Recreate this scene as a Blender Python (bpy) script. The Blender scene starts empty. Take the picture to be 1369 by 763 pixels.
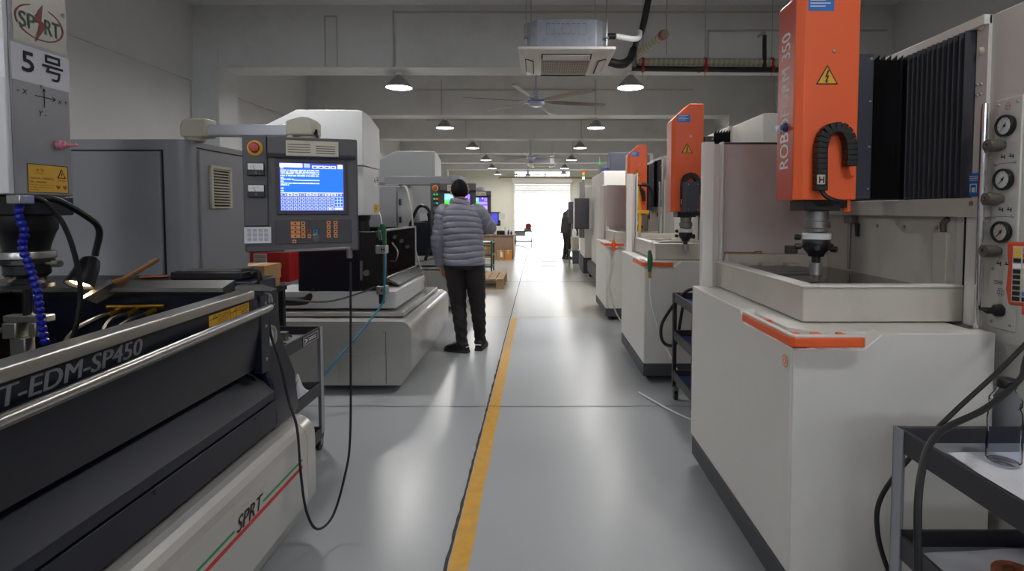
import bpy, bmesh, math, random
from mathutils import Vector, Matrix
random.seed(7)
C = bpy.context.scene.collection
sc = bpy.context.scene
PI = math.pi

# ------------------------------------------------------------------ camera, world, sun, exposure
cam = bpy.data.objects.new('camera', bpy.data.cameras.new('camera'))
C.objects.link(cam)
cam.location = (0, 0, 1.41)
cam.rotation_euler = (math.radians(90) - math.atan(32 / 715), 0, 0)
cam.data.sensor_width = 36
cam.data.lens = 715 / 1369 * 36
cam.data.shift_x = -(720 - 684.5) / 1369
cam.data.shift_y = -(381.5 - 313) / 1369
cam.data.clip_start = 0.05
cam.data.clip_end = 200
sc.camera = cam
sc.view_settings.view_transform = 'Standard'
sc.view_settings.look = 'None'
sc.view_settings.gamma = 1
sc.view_settings.use_curve_mapping = False
sc.view_settings.exposure = 0.0
SKY_STRENGTH = 11.0        # overcast daylight beyond the shutter door
LAMP_POWER = 45.0         # one high-bay lamp
w = bpy.data.worlds.new('world')
sc.world = w
w.use_nodes = True
w.node_tree.nodes['Background'].inputs[0].default_value = (0.93, 0.97, 1.0, 1)
w.node_tree.nodes['Background'].inputs[1].default_value = SKY_STRENGTH


# ------------------------------------------------------------------ materials
def lin(c):
    out = []
    for v in c[:3]:
        v = v / 255.0
        out.append(v / 12.92 if v <= 0.04045 else ((v + 0.055) / 1.055) ** 2.4)
    return tuple(out) + (1,)


def mat(name, col, rough=0.5, metal=0.0, var=0.0, vs=4.0, bump=0.0, bs=60.0, rvar=0.0, spec=None, coat=0.0, dirt=None, damt=0.5, ds=3.0):
    m = bpy.data.materials.new(name)
    m.use_nodes = True
    nt = m.node_tree
    b = nt.nodes['Principled BSDF']
    b.inputs['Base Color'].default_value = lin(col)
    b.inputs['Roughness'].default_value = rough
    b.inputs['Metallic'].default_value = metal
    if spec is not None:
        b.inputs['Specular IOR Level'].default_value = spec
    if coat:
        b.inputs['Coat Weight'].default_value = coat
    tc = nt.nodes.new('ShaderNodeTexCoord')
    if var or rvar or dirt:
        n = nt.nodes.new('ShaderNodeTexNoise')
        n.inputs['Scale'].default_value = vs
        n.inputs['Detail'].default_value = 6
        n.inputs['Roughness'].default_value = 0.6
        nt.links.new(tc.outputs['Object'], n.inputs['Vector'])
        if var:
            r = nt.nodes.new('ShaderNodeValToRGB')
            c = lin(col)
            r.color_ramp.elements[0].position = 0.3
            r.color_ramp.elements[1].position = 0.7
            r.color_ramp.elements[0].color = tuple(max(0, x * (1 - var)) for x in c[:3]) + (1,)
            r.color_ramp.elements[1].color = tuple(min(1, x * (1 + var)) for x in c[:3]) + (1,)
            nt.links.new(n.outputs['Fac'], r.inputs['Fac'])
            last = r.outputs['Color']
        else:
            last = None
        if dirt:
            n2 = nt.nodes.new('ShaderNodeTexNoise')
            n2.inputs['Scale'].default_value = ds
            n2.inputs['Detail'].default_value = 8
            n2.inputs['Roughness'].default_value = 0.7
            nt.links.new(tc.outputs['Object'], n2.inputs['Vector'])
            r2 = nt.nodes.new('ShaderNodeValToRGB')
            r2.color_ramp.elements[0].position = 0.52
            r2.color_ramp.elements[1].position = 0.75
            r2.color_ramp.elements[0].color = (0, 0, 0, 1)
            r2.color_ramp.elements[1].color = (damt, damt, damt, 1)
            nt.links.new(n2.outputs['Fac'], r2.inputs['Fac'])
            mx = nt.nodes.new('ShaderNodeMix')
            mx.data_type = 'RGBA'
            nt.links.new(r2.outputs['Color'], mx.inputs[0])
            if last:
                nt.links.new(last, mx.inputs[6])
            else:
                mx.inputs[6].default_value = lin(col)
            mx.inputs[7].default_value = lin(dirt)
            last = mx.outputs[2]
        if last:
            nt.links.new(last, b.inputs['Base Color'])
        if rvar:
            mr = nt.nodes.new('ShaderNodeMapRange')
            mr.inputs[3].default_value = max(0, rough - rvar)
            mr.inputs[4].default_value = min(1, rough + rvar)
            nt.links.new(n.outputs['Fac'], mr.inputs[0])
            nt.links.new(mr.outputs[0], b.inputs['Roughness'])
    if bump:
        n3 = nt.nodes.new('ShaderNodeTexNoise')
        n3.inputs['Scale'].default_value = bs
        n3.inputs['Detail'].default_value = 4
        nt.links.new(tc.outputs['Object'], n3.inputs['Vector'])
        bp = nt.nodes.new('ShaderNodeBump')
        bp.inputs['Strength'].default_value = bump
        bp.inputs['Distance'].default_value = 0.01
        nt.links.new(n3.outputs['Fac'], bp.inputs['Height'])
        nt.links.new(bp.outputs[0], b.inputs['Normal'])
    return m


def emit(name, col, strength):
    m = bpy.data.materials.new(name)
    m.use_nodes = True
    b = m.node_tree.nodes['Principled BSDF']
    b.inputs['Base Color'].default_value = lin(col)
    b.inputs['Emission Color'].default_value = lin(col)
    b.inputs['Emission Strength'].default_value = strength
    b.inputs['Roughness'].default_value = 0.3
    return m


def glass(name, col=(255, 255, 255), rough=0.02, ior=1.45):
    m = bpy.data.materials.new(name)
    m.use_nodes = True
    nt = m.node_tree
    tr, gl, mx, lw = nt.nodes.new('ShaderNodeBsdfTransparent'), nt.nodes.new('ShaderNodeBsdfGlossy'), nt.nodes.new('ShaderNodeMixShader'), nt.nodes.new('ShaderNodeLayerWeight')
    tr.inputs[0].default_value = lin(col)
    gl.inputs['Roughness'].default_value = rough
    lw.inputs[0].default_value = ior - 1
    nt.links.new(lw.outputs['Fresnel'], mx.inputs[0])
    nt.links.new(tr.outputs[0], mx.inputs[1])
    nt.links.new(gl.outputs[0], mx.inputs[2])
    nt.links.new(mx.outputs[0], nt.nodes['Material Output'].inputs['Surface'])
    return m


M = dict(
    wall=mat('wall_paint', (204, 204, 204), 0.85, var=0.05, vs=1.2, bump=0.05, bs=30, dirt=(150, 148, 145), damt=0.25, ds=0.6),
    wall_cream=mat('cream_wall_paint', (214, 210, 196), 0.85, var=0.04, vs=1.0),
    ceil=mat('ceiling_paint', (205, 205, 206), 0.9, var=0.06, vs=0.8, bump=0.05, bs=20),
    beam=mat('beam_paint', (206, 206, 205), 0.85, var=0.05, vs=1.5, dirt=(160, 157, 150), damt=0.3, ds=1.0),
    conduit=mat('conduit_plastic', (178, 172, 162), 0.6),
    yellow_line=mat('yellow_floor_paint', (206, 152, 30), 0.45, var=0.1, vs=18, dirt=(164, 150, 100), damt=0.8, ds=14),
    joint=mat('joint_dirt', (58, 58, 60), 0.9, var=0.4, vs=90),
    faded_line=mat('faded_floor_paint', (176, 168, 140), 0.4, var=0.06, vs=9),
    joint_pale=mat('joint_concrete', (118, 118, 120), 0.9, var=0.3, vs=40),
    silver=mat('silver_grey_paint', (192, 191, 187), 0.28, 0.35, var=0.03, vs=1.5, dirt=(150, 140, 118), damt=0.35, ds=2.2),
    pale=mat('pale_grey_paint', (205, 206, 207), 0.4, 0.0, var=0.02, vs=2),
    head_grey=mat('head_grey_paint', (150, 151, 154), 0.4, 0.1, var=0.04, vs=6, bump=0.03, bs=150),
    navy=mat('dark_navy_paint', (13, 18, 34), 0.34, 0.1, var=0.12, vs=3, dirt=(62, 40, 34), damt=0.15, ds=1.6),
    navy_mid=mat('slate_navy_paint', (21, 26, 44), 0.36, 0.1, var=0.06, vs=3),
    seam=mat('dark_seam', (16, 16, 18), 0.8),
    steel=mat('brushed_steel', (178, 176, 172), 0.3, 0.95),
    steel_dull=mat('dull_steel', (140, 138, 134), 0.42, 0.8, var=0.05, vs=5),
    chrome=mat('chrome', (225, 225, 228), 0.12, 1.0),
    screw=mat('screw_steel', (170, 170, 172), 0.3, 0.9),
    black=mat('black_plastic', (22, 22, 24), 0.4),
    black_matte=mat('black_matte', (16, 16, 18), 0.75),
    rubber=mat('black_rubber', (20, 20, 22), 0.55),
    tank_in=mat('sooty_tank_wall', (20, 19, 20), 0.5, var=0.3, vs=5, dirt=(86, 44, 30), damt=0.7, ds=4),
    oil=mat('dark_oil', (14, 11, 9), 0.06, spec=0.6),
    console=mat('console_grey', (84, 81, 85), 0.5, var=0.04, vs=6, bump=0.05, bs=300),
    console_dark=mat('console_dark_grey', (64, 61, 66), 0.5, var=0.04, vs=8),
    cab=mat('cabinet_grey', (140, 141, 146), 0.45, 0.05, var=0.03, vs=2),
    cream=mat('cream_plastic', (196, 190, 172), 0.5, var=0.05, vs=12, dirt=(140, 120, 86), damt=0.5, ds=10),
    alu=mat('pale_aluminium', (205, 205, 212), 0.4, 0.3),
    red=mat('red_paint', (168, 22, 26), 0.4),
    red_btn=mat('red_button', (176, 52, 44), 0.35),
    yellow=mat('safety_yellow', (222, 172, 50), 0.5, var=0.04, vs=20),
    blue=mat('hose_blue', (22, 34, 150), 0.35),
    blue_label=mat('blue_label', (40, 110, 190), 0.5),
    blue_paint=mat('blue_paint', (34, 52, 110), 0.5),
    white=mat('white_paper', (225, 225, 224), 0.7),
    paper=mat('crumpled_paper', (214, 214, 222), 0.8, var=0.04, vs=10, bump=0.5, bs=18),
    ink=mat('black_ink', (24, 24, 26), 0.7),
    grey_print=mat('grey_print', (122, 124, 130), 0.45),
    red_ink=mat('red_ink', (176, 40, 36), 0.6),
    dark_red=mat('dark_red_ink', (120, 30, 36), 0.5),
    green_ink=mat('green_ink', (24, 70, 48), 0.5),
    green_line=mat('green_stripe', (30, 140, 90), 0.5),
    red_line=mat('red_stripe', (200, 50, 46), 0.5),
    orange=mat('orange_paint', (236, 98, 46), 0.42, var=0.03, vs=3, bump=0.06, bs=220),
    orange_red=mat('orange_red_paint', (190, 66, 40), 0.3, var=0.05, vs=5, bump=0.1, bs=220),  # head's side face darkened in colour for its reflection; also the pendant's own colour
    orange_key=mat('orange_key', (224, 150, 92), 0.5),
    rw=mat('warm_white_paint', (216, 213, 207), 0.42, var=0.025, vs=1.6, bump=0.03, bs=200, dirt=(186, 178, 164), damt=0.3, ds=1.8),
    rw_dirty=mat('stained_white_paint', (196, 190, 180), 0.45, var=0.08, vs=3, dirt=(120, 108, 96), damt=0.4, ds=2.2),
    guard=mat('greige_panel', (198, 191, 187), 0.5, var=0.04, vs=2, dirt=(150, 140, 134), damt=0.4, ds=2),
    plinth=mat('plinth_grey', (66, 67, 72), 0.55, var=0.08, vs=6),
    carriage=mat('carriage_slate', (62, 65, 76), 0.45, 0.1),
    bellows=mat('bellows_fabric', (25, 25, 28), 0.5, var=0.2, vs=9),
    bellows2=mat('bellows_fabric_grey', (40, 39, 46), 0.6, var=0.2, vs=9),
    panel_white=mat('gauge_panel', (198, 196, 190), 0.4),
    knob=mat('grey_knob', (88, 84, 78), 0.5),
    brass=mat('brass', (190, 150, 60), 0.3, 0.9),
    copper=mat('copper', (176, 104, 74), 0.35, 0.9, var=0.2, vs=30),
    wood=mat('bare_wood', (158, 112, 66), 0.6, var=0.15, vs=12),
    bristle=mat('bristle', (150, 140, 126), 0.9, var=0.3, vs=60),
    card=mat('cardboard', (176, 136, 92), 0.8, var=0.06, vs=6),
    card_o=mat('orange_cardboard', (206, 136, 60), 0.8),
    pink=mat('pink_plastic', (222, 130, 150), 0.4),
    tray=mat('trolley_dark', (48, 47, 53), 0.45),
    post=mat('trolley_grey', (150, 152, 158), 0.45, 0.1),
    shelf_grey=mat('tray_liner', (136, 140, 146), 0.5),
    shade_out=mat('spun_aluminium', (142, 143, 146), 0.38, 0.2),
    shade_in=mat('shade_white', (230, 230, 228), 0.5),
    galv=mat('galvanised', (150, 154, 162), 0.45, 0.5, var=0.1, vs=14),
    ac_white=mat('air_unit_white', (214, 208, 200), 0.5, dirt=(170, 156, 140), damt=0.4, ds=6),
    ac_mesh=mat('air_grille', (110, 96, 88), 0.6),
    fan_body=mat('fan_grey', (170, 174, 190), 0.4),
    blade=mat('fan_blade', (120, 112, 106), 0.3, 0.7),
    lag=mat('pipe_lagging', (166, 162, 140), 0.7, var=0.1, vs=20),
    green_gun=mat('green_plastic', (24, 96, 60), 0.4),
    green_paint=mat('green_paint', (40, 84, 66), 0.5),
    cyan=mat('cyan_hose', (20, 120, 150), 0.4),
    clear=glass('clear_plastic', (246, 248, 252), 0.08, 1.09),
    old_pipe=mat('yellowed_pipe', (150, 132, 100), 0.6),
    gauge_glass=mat('dial_face', (222, 224, 222), 0.3),
    desk=mat('desk_laminate', (150, 124, 104), 0.5, var=0.05, vs=8),
    pallet=mat('pallet_wood', (160, 132, 98), 0.8, var=0.2, vs=8),
    jacket=mat('jacket_nylon', (128, 128, 142), 0.5, var=0.05, vs=12, bump=0.25, bs=28),
    trousers=mat('trouser_cloth', (32, 28, 30), 0.85, var=0.1, vs=12, bump=0.3, bs=14),
    dark_coat=mat('dark_coat', (58, 50, 50), 0.85, bump=0.3, bs=14),
    skin=mat('skin', (206, 150, 122), 0.5),
    hair=mat('black_hair', (12, 11, 11), 0.7, bump=0.2, bs=120, spec=0.2),
    shoe=mat('black_shoe', (24, 24, 26), 0.6),
    sole=mat('shoe_sole', (40, 40, 42), 0.7),
    shutter=mat('shutter_slat', (226, 224, 218), 0.5),
    ground=mat('concrete_ground', (200, 198, 194), 0.9),
    s_blue=emit('screen_blue', (22, 104, 222), 1.15),
    s_dblue=emit('screen_deep_blue', (70, 76, 190), 0.9),
    s_white=emit('screen_white', (222, 232, 255), 1.1),
    s_key=emit('screen_key', (168, 188, 240), 1.0),
    s_ink=emit('screen_ink', (60, 60, 90), 0.4),
    s_cyan=emit('screen_cyan', (110, 214, 250), 1.0),
    s_green=emit('screen_green', (90, 240, 40), 1.1),
    s_purple=emit('screen_purple', (110, 70, 236), 1.0),
    s_lilac=emit('screen_lilac', (190, 160, 246), 1.0),
    led_green=emit('led_green', (40, 180, 90), 0.6),
    led_red=emit('led_red', (230, 60, 40), 0.7),
    led_amber=emit('led_amber', (255, 150, 50), 1.5),
    led_white=emit('led_white', (255, 255, 235), 2.5),
    bulb=emit('lamp_bulb', (255, 252, 246), 14.0),
    warm_bulb=emit('warm_bulb', (255, 226, 180), 14.0),
)

# ------------------------------------------------------------------ object helpers
ORG = {}


def org(o):
    while o is not None:
        if o.name in ORG:
            return ORG[o.name]
        o = o.parent
    return Vector((0, 0, 0))


def tag(o, label=None, cat=None, group=None, kind=None):
    if label:
        o['label'] = label
    if cat:
        o['category'] = cat
    if group:
        o['group'] = group
    if kind:
        o['kind'] = kind
    return o


def thing(name, label, cat, loc, group=None, at=None, rz=0.0):
    """Empty at a thing's base. Its parts are authored around `loc`; `at` puts the finished thing elsewhere."""
    o = bpy.data.objects.new(name, None)
    o.empty_display_size = 0.1
    C.objects.link(o)
    o.location = at if at is not None else loc
    o.rotation_euler = (0, 0, rz)
    ORG[o.name] = Vector(loc)
    return tag(o, label, cat, group)


def cr(pts, n=6):
    """Catmull-Rom through pts."""
    p = [Vector(a) for a in pts]
    p = [p[0] * 2 - p[1]] + p + [p[-1] * 2 - p[-2]]
    out = []
    for i in range(1, len(p) - 2):
        for k in range(n):
            t = k / n
            a, b, c, d = p[i - 1], p[i], p[i + 1], p[i + 2]
            out.append(0.5 * ((2 * b) + (c - a) * t + (2 * a - 5 * b + 4 * c - d) * t * t + (3 * b - a - 3 * c + d) * t ** 3))
    out.append(p[-2])
    return out


def frame(d):
    d = Vector(d).normalized()
    u = d.cross(Vector((0, 0, 1)))
    if u.length < 1e-3:
        u = d.cross(Vector((0, 1, 0)))
    u.normalize()
    return u, d.cross(u).normalized(), d


class MB:
    def __init__(s):
        s.v, s.f, s.m, s.s = [], [], [], []

    def add(s, vs, fs, m=0, smooth=False):
        o = len(s.v)
        s.v += [tuple(v) for v in vs]
        for f in fs:
            s.f.append([o + i for i in f])
            s.m.append(m)
            s.s.append(smooth)
        return s

    def box(s, x0, x1, y0, y1, z0, z1, m=0):
        x0, x1 = min(x0, x1), max(x0, x1)
        y0, y1 = min(y0, y1), max(y0, y1)
        z0, z1 = min(z0, z1), max(z0, z1)
        v = [(x, y, z) for z in (z0, z1) for y in (y0, y1) for x in (x0, x1)]
        return s.add(v, [(0, 2, 3, 1), (4, 5, 7, 6), (0, 1, 5, 4), (2, 6, 7, 3), (0, 4, 6, 2), (1, 3, 7, 5)], m)

    def obox(s, c, ax, ay, az, m=0):
        """box from centre and three half-extent vectors"""
        c, ax, ay, az = Vector(c), Vector(ax), Vector(ay), Vector(az)
        v = [c + i * ax + j * ay + k * az for k in (-1, 1) for j in (-1, 1) for i in (-1, 1)]
        return s.add(v, [(0, 2, 3, 1), (4, 5, 7, 6), (0, 1, 5, 4), (2, 6, 7, 3), (0, 4, 6, 2), (1, 3, 7, 5)], m)

    def prism(s, pts, axis, a, b, m=0, smooth=False, caps=True):
        n = len(pts)

        def P(p, t):
            return {'x': (t, p[0], p[1]), 'y': (p[0], t, p[1]), 'z': (p[0], p[1], t)}[axis]
        v = [P(p, a) for p in pts] + [P(p, b) for p in pts]
        s.add(v, [(i, (i + 1) % n, n + (i + 1) % n, n + i) for i in range(n)], m, smooth)
        if caps:
            s.add(v, [tuple(range(n)), tuple(range(2 * n - 1, n - 1, -1))], m)
        return s

    def loft(s, rings, m=0, smooth=True, caps=True, closed=True):
        n = len(rings[0])
        v = [p for r in rings for p in r]
        fs = []
        for k in range(len(rings) - 1):
            for i in range(n if closed else n - 1):
                j = (i + 1) % n
                fs.append((k * n + i, k * n + j, (k + 1) * n + j, (k + 1) * n + i))
        s.add(v, fs, m, smooth)
        if caps and closed:
            s.add(v, [tuple(range(n - 1, -1, -1)), tuple(range((len(rings) - 1) * n, len(rings) * n))], m, False)
        return s

    def tube(s, pts, r, n=8, m=0, smooth=True, sm=0, caps=True):
        if sm:
            pts = cr(pts, sm)
        pts = [Vector(p) for p in pts]
        rr = r if isinstance(r, (list, tuple)) else [r] * len(pts)
        if len(rr) != len(pts):
            k = len(rr) - 1
            rr = [rr[min(k, int(i / (len(pts) - 1) * k))] + (rr[min(k, int(i / (len(pts) - 1) * k) + 1)] - rr[min(k, int(i / (len(pts) - 1) * k))]) * ((i / (len(pts) - 1) * k) % 1) for i in range(len(pts))]
        rings = []
        u = None
        for i, p in enumerate(pts):
            d = (pts[min(i + 1, len(pts) - 1)] - pts[max(i - 1, 0)]).normalized()
            if u is None:
                u = frame(d)[0]
            u = (u - d * u.dot(d))
            if u.length < 1e-5:
                u = frame(d)[0]
            u.normalize()
            w = d.cross(u)
            rings.append([p + rr[i] * (u * math.cos(2 * PI * k / n) + w * math.sin(2 * PI * k / n)) for k in range(n)])
        return s.loft(rings, m, smooth, caps)

    def cyl(s, p0, p1, r0, r1=None, n=20, m=0):
        return s.tube([p0, p1], [r0, r0 if r1 is None else r1], n, m)

    def lathe(s, prof, o, axis=(0, 0, 1), n=24, m=0, smooth=True, caps=True):
        """prof: (radius, height along axis)"""
        u, w, d = frame(axis)
        o = Vector(o)
        rings = [[o + d * h + max(r, 1e-4) * (u * math.cos(2 * PI * k / n) + w * math.sin(2 * PI * k / n)) for k in range(n)] for r, h in prof]
        return s.loft(rings, m, smooth, caps)

    def sphere(s, c, r, n=12, k=8, m=0):
        c = Vector(c)
        if not isinstance(r, (tuple, list)):
            r = (r, r, r)
        rings = []
        for j in range(k + 1):
            t = PI * j / k
            rings.append([c + Vector((r[0] * max(math.sin(t), 1e-3) * math.cos(2 * PI * i / n), r[1] * max(math.sin(t), 1e-3) * math.sin(2 * PI * i / n), -r[2] * math.cos(t))) for i in range(n)])
        return s.loft(rings, m, True, True)

    def quad(s, a, b, c, d, m=0):
        return s.add([a, b, c, d], [(0, 1, 2, 3)], m)

    def build(s, name, mats, parent=None, bevel=0.0, seg=2, fix=True):
        me = bpy.data.meshes.new(name)
        off = org(parent)
        me.from_pydata([(v[0] - off[0], v[1] - off[1], v[2] - off[2]) for v in s.v], [], s.f)
        for i, p in enumerate(me.polygons):
            p.material_index = s.m[i]
            p.use_smooth = True
        if not isinstance(mats, (list, tuple)):
            mats = [mats]
        for mm in mats:
            me.materials.append(mm)
        if fix:
            b = bmesh.new()
            b.from_mesh(me)
            bmesh.ops.remove_doubles(b, verts=b.verts, dist=1e-5)
            bmesh.ops.recalc_face_normals(b, faces=b.faces)
            b.to_mesh(me)
            b.free()
        me.set_sharp_from_angle(angle=math.radians(34))
        o = bpy.data.objects.new(name, me)
        C.objects.link(o)
        if parent is not None:
            o.parent = parent
        if bevel:
            bv = o.modifiers.new('bevel', 'BEVEL')
            bv.width = bevel
            bv.segments = seg
            bv.limit_method = 'ANGLE'
            bv.angle_limit = math.radians(35)
        return o


def bx(name, mt, parent, x0, x1, y0, y1, z0, z1, bevel=0.003):
    return MB().box(x0, x1, y0, y1, z0, z1).build(name, mt, parent, bevel)


def tb(name, mt, parent, pts, r, sm=6, n=8):
    return MB().tube(pts, r, n, sm=sm).build(name, mt, parent)


def cy(name, mt, parent, p0, p1, r0, r1=None, n=20, bevel=0.0):
    return MB().cyl(p0, p1, r0, r1, n).build(name, mt, parent, bevel)


_txt = {}


def text_geo(s):
    if s not in _txt:
        c = bpy.data.curves.new('tmp', 'FONT')
        c.body = s
        c.resolution_u = 3
        o = bpy.data.objects.new('tmp', c)
        C.objects.link(o)
        me = bpy.data.meshes.new_from_object(o.evaluated_get(bpy.context.evaluated_depsgraph_get()))
        vs = [v.co.copy() for v in me.vertices]
        fs = [tuple(p.vertices) for p in me.polygons]
        bpy.data.objects.remove(o)
        bpy.data.curves.remove(c)
        bpy.data.meshes.remove(me)
        x0, x1 = min(v.x for v in vs), max(v.x for v in vs)
        y0, y1 = min(v.y for v in vs), max(v.y for v in vs)
        _txt[s] = ([((v.x - x0) / (x1 - x0), (v.y - y0) / (y1 - y0)) for v in vs], fs)
    return _txt[s]


def text(mb, s, o, xd, yd, slant=0.0, m=0, bold=0.0):
    """flat lettering fitted to the box o + xd*[0,1] + yd*[0,1]"""
    vs, fs = text_geo(s)
    o, xd, yd = Vector(o), Vector(xd), Vector(yd)
    reps = [(0, 0)] if not bold else [(0, 0), (bold, 0), (bold / 2, bold / 2), (bold / 2, -bold / 2)]
    nn = xd.cross(yd).normalized()
    for k, (dx, dy) in enumerate(reps):
        mb.add([o + xd * (a + slant * b + dx) + yd * (b + dy) + nn * 0.00004 * k for a, b in vs], fs, m)
    return mb


def copy_tree(o, parent=None):
    c = o.copy()
    C.objects.link(c)
    ORG[c.name] = org(o)
    if parent is not None:
        c.parent = parent
        c.matrix_parent_inverse = o.matrix_parent_inverse.copy()
    for ch in list(o.children):
        copy_tree(ch, c)
    return c

# ------------------------------------------------------------------ the hall
def struct(name, mb, mt, parent=None, bevel=0.0):
    o = mb.build(name, mt, parent, bevel)
    if parent is None:
        o['kind'] = 'structure'
    return o


XL, XR, YB, YF, ZC = -5.4, 5.5, -6.0, 31.8, 4.58
fm = mat('painted_concrete_floor', (170, 173, 176), 0.3)
nt = fm.node_tree
bs = nt.nodes['Principled BSDF']
tc = nt.nodes.new('ShaderNodeTexCoord')
sx = nt.nodes.new('ShaderNodeSeparateXYZ')
nt.links.new(tc.outputs['Object'], sx.inputs[0])
st = nt.nodes.new('ShaderNodeMapRange')
st.inputs[1].default_value = 7.03
st.inputs[2].default_value = 7.06
nt.links.new(sx.outputs['Y'], st.inputs[0])
n1 = nt.nodes.new('ShaderNodeTexNoise')
n1.inputs['Scale'].default_value = 0.7
n1.inputs['Detail'].default_value = 3
n1.inputs['Roughness'].default_value = 0.45
nt.links.new(tc.outputs['Object'], n1.inputs['Vector'])


def ramp(c0, c1, p0=0.1, p1=0.9):
    r = nt.nodes.new('ShaderNodeValToRGB')
    r.color_ramp.elements[0].position, r.color_ramp.elements[1].position = p0, p1
    r.color_ramp.elements[0].color, r.color_ramp.elements[1].color = lin(c0), lin(c1)
    r.color_ramp.interpolation = 'EASE'
    nt.links.new(n1.outputs['Fac'], r.inputs['Fac'])
    return r


ra = ramp((158, 161, 164), (170, 173, 176))
rb = ramp((160, 157, 150), (180, 176, 166))
mx = nt.nodes.new('ShaderNodeMix')
mx.data_type = 'RGBA'
nt.links.new(st.outputs[0], mx.inputs[0])
nt.links.new(ra.outputs[0], mx.inputs[6])
nt.links.new(rb.outputs[0], mx.inputs[7])
nt.links.new(mx.outputs[2], bs.inputs['Base Color'])
mr = nt.nodes.new('ShaderNodeMapRange')
mr.inputs[1].default_value, mr.inputs[2].default_value = 0.05, 0.95
mr.inputs[3].default_value, mr.inputs[4].default_value = 0.27, 0.32
nt.links.new(n1.outputs['Fac'], mr.inputs[0])
mr.interpolation_type = 'SMOOTHSTEP'
nt.links.new(mr.outputs[0], bs.inputs['Roughness'])
n2 = nt.nodes.new('ShaderNodeTexNoise')
n2.inputs['Scale'].default_value = 3.5
n2.inputs['Detail'].default_value = 3
nt.links.new(tc.outputs['Object'], n2.inputs['Vector'])
bp = nt.nodes.new('ShaderNodeBump')
bp.inputs['Strength'].default_value = 0.06
bp.inputs['Distance'].default_value = 0.02
nt.links.new(n2.outputs['Fac'], bp.inputs['Height'])
nt.links.new(bp.outputs[0], bs.inputs['Normal'])

floor = struct('floor', MB().box(XL - .2, XR + .2, YB - .2, YF + .3, -0.2, 0.0), fm)
# yellow line along the expansion joint, with its turn across the hall
y = MB()
xs = lambda yy: -0.362 + 0.006 * math.sin(yy * 2.3)
yy = 1.2
while yy < 6.95:
    y.quad((-0.357, yy, .001), (-0.278 + .004 * math.sin(yy * 9), yy, .001), (-0.278 + .004 * math.sin((yy + .25) * 9), min(yy + .25, 6.98), .001), (-0.357, min(yy + .25, 6.98), .001))
    yy += .25
tag(y.build('painted_line', M['yellow_line'], floor), 'worn yellow painted floor line')
MB().quad((-2.2, 7.0, .001), (2.2, 7.0, .001), (2.2, 7.05, .001), (-2.2, 7.05, .001)).build('painted_line', M['faded_line'], floor)
j = MB()
yy = 1.2
pl, pr = -.372, -.363
while yy < 27:
    st_ = .035 if yy < 5 else .5
    rg = .004 if yy < 5 else 0.0
    nl, nr = -.371 - random.random() * rg * 1.6, -.363 + random.random() * rg
    if yy > 5:
        nl, nr = -.374, -.364
    j.quad((pl, yy, .0014), (pr, yy, .0014), (nr, yy + st_, .0014), (nl, yy + st_, .0014))
    pl, pr = nl, nr
    yy += st_
j.build('expansion_joint', M['joint'], floor)
j = MB()
px_, py_ = -1.9, 3.8
while px_ < 1.4:
    nx, ny = px_ + .12, 3.79 + random.uniform(-.008, .008)
    j.quad((px_, py_ - .004, .0016), (nx, ny - .004, .0016), (nx, ny + .004, .0016), (px_, py_ + .004, .0016))
    px_, py_ = nx, ny
for yy in (10.5, 15.3, 21.0):
    j.quad((-3, yy, .0016), (3, yy, .0016), (3, yy + .02, .0016), (-3, yy + .02, .0016))
j.build('floor_crack', M['joint'], floor)
MB().box(0.05, .5, 14.6, 14.95, 0, .004).build('floor_cover', M['steel_dull'], floor)
MB().box(0.05, .45, 13.4, 13.7, 0, .004).build('floor_cover', M['steel_dull'], floor)

struct('ceiling', MB().box(XL - .2, XR + .2, YB - .2, YF + .3, ZC, ZC + .2), M['ceil'])
wl = struct('wall_left', MB().box(XL - .2, XL, YB, YF, 0, ZC), M['wall'])
MB().box(XL, XL + .03, YB, YF, 3.42, ZC).build('wall_band', M['wall'], wl)  # step standing in for the lamps' light cut-off, along a wall seam
wr = struct('wall_right', MB().box(XR, XR + .2, YB, YF, 0, ZC), M['wall'])
wb = MB()
WX = [(-4.0, -2.6), (-.7, .7), (2.6, 4.0)]  # windows out of view, added to bring in light from behind the camera
WZ0, WZ1 = 2.5, 3.8
wb.box(XL - .2, XR + .2, YB - .2, YB, 0, WZ0)
wb.box(XL - .2, XR + .2, YB - .2, YB, WZ1, ZC)
e_ = [XL - .2] + [v for p in WX for v in p] + [XR + .2]
for k in range(0, 8, 2):
    wb.box(e_[k], e_[k + 1], YB - .2, YB, WZ0, WZ1)
struct('wall_back', wb, M['wall'])
for k, (a, b_) in enumerate(WX):
    wn = struct('window_%d' % (k + 2), MB().box(a, b_, YB - .13, YB - .07, WZ0, WZ0 + .06).box(a, b_, YB - .13, YB - .07, WZ1 - .06, WZ1).box(a, a + .06, YB - .13, YB - .07, WZ0, WZ1).box(b_ - .06, b_, YB - .13, YB - .07, WZ0, WZ1), M['pale'])
    m_ = (a + b_) / 2
    MB().box(m_ - .03, m_ + .03, YB - .13, YB - .07, WZ0, WZ1).build('mullion', M['pale'], wn)
    for p0, p1 in ((a + .06, m_ - .03), (m_ + .03, b_ - .06)):
        MB().box(p0, p1, YB - .103, YB - .097, WZ0 + .06, WZ1 - .06).build('pane', M['clear'], wn)
    pt = bpy.data.lights.new('window_portal', 'AREA')
    pt.shape, pt.size, pt.size_y = 'RECTANGLE', b_ - a, WZ1 - WZ0
    pt.cycles.is_portal = True
    po = bpy.data.objects.new('window_portal', pt)
    C.objects.link(po)
    po.location = (m_, YB - .2, (WZ0 + WZ1) / 2)
    po.rotation_euler = (PI / 2, 0, PI)
DX0, DX1, DZ = -1.42, 1.86, 3.08
TZ0, TZ1 = 3.4, 3.74
wf = MB()
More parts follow.
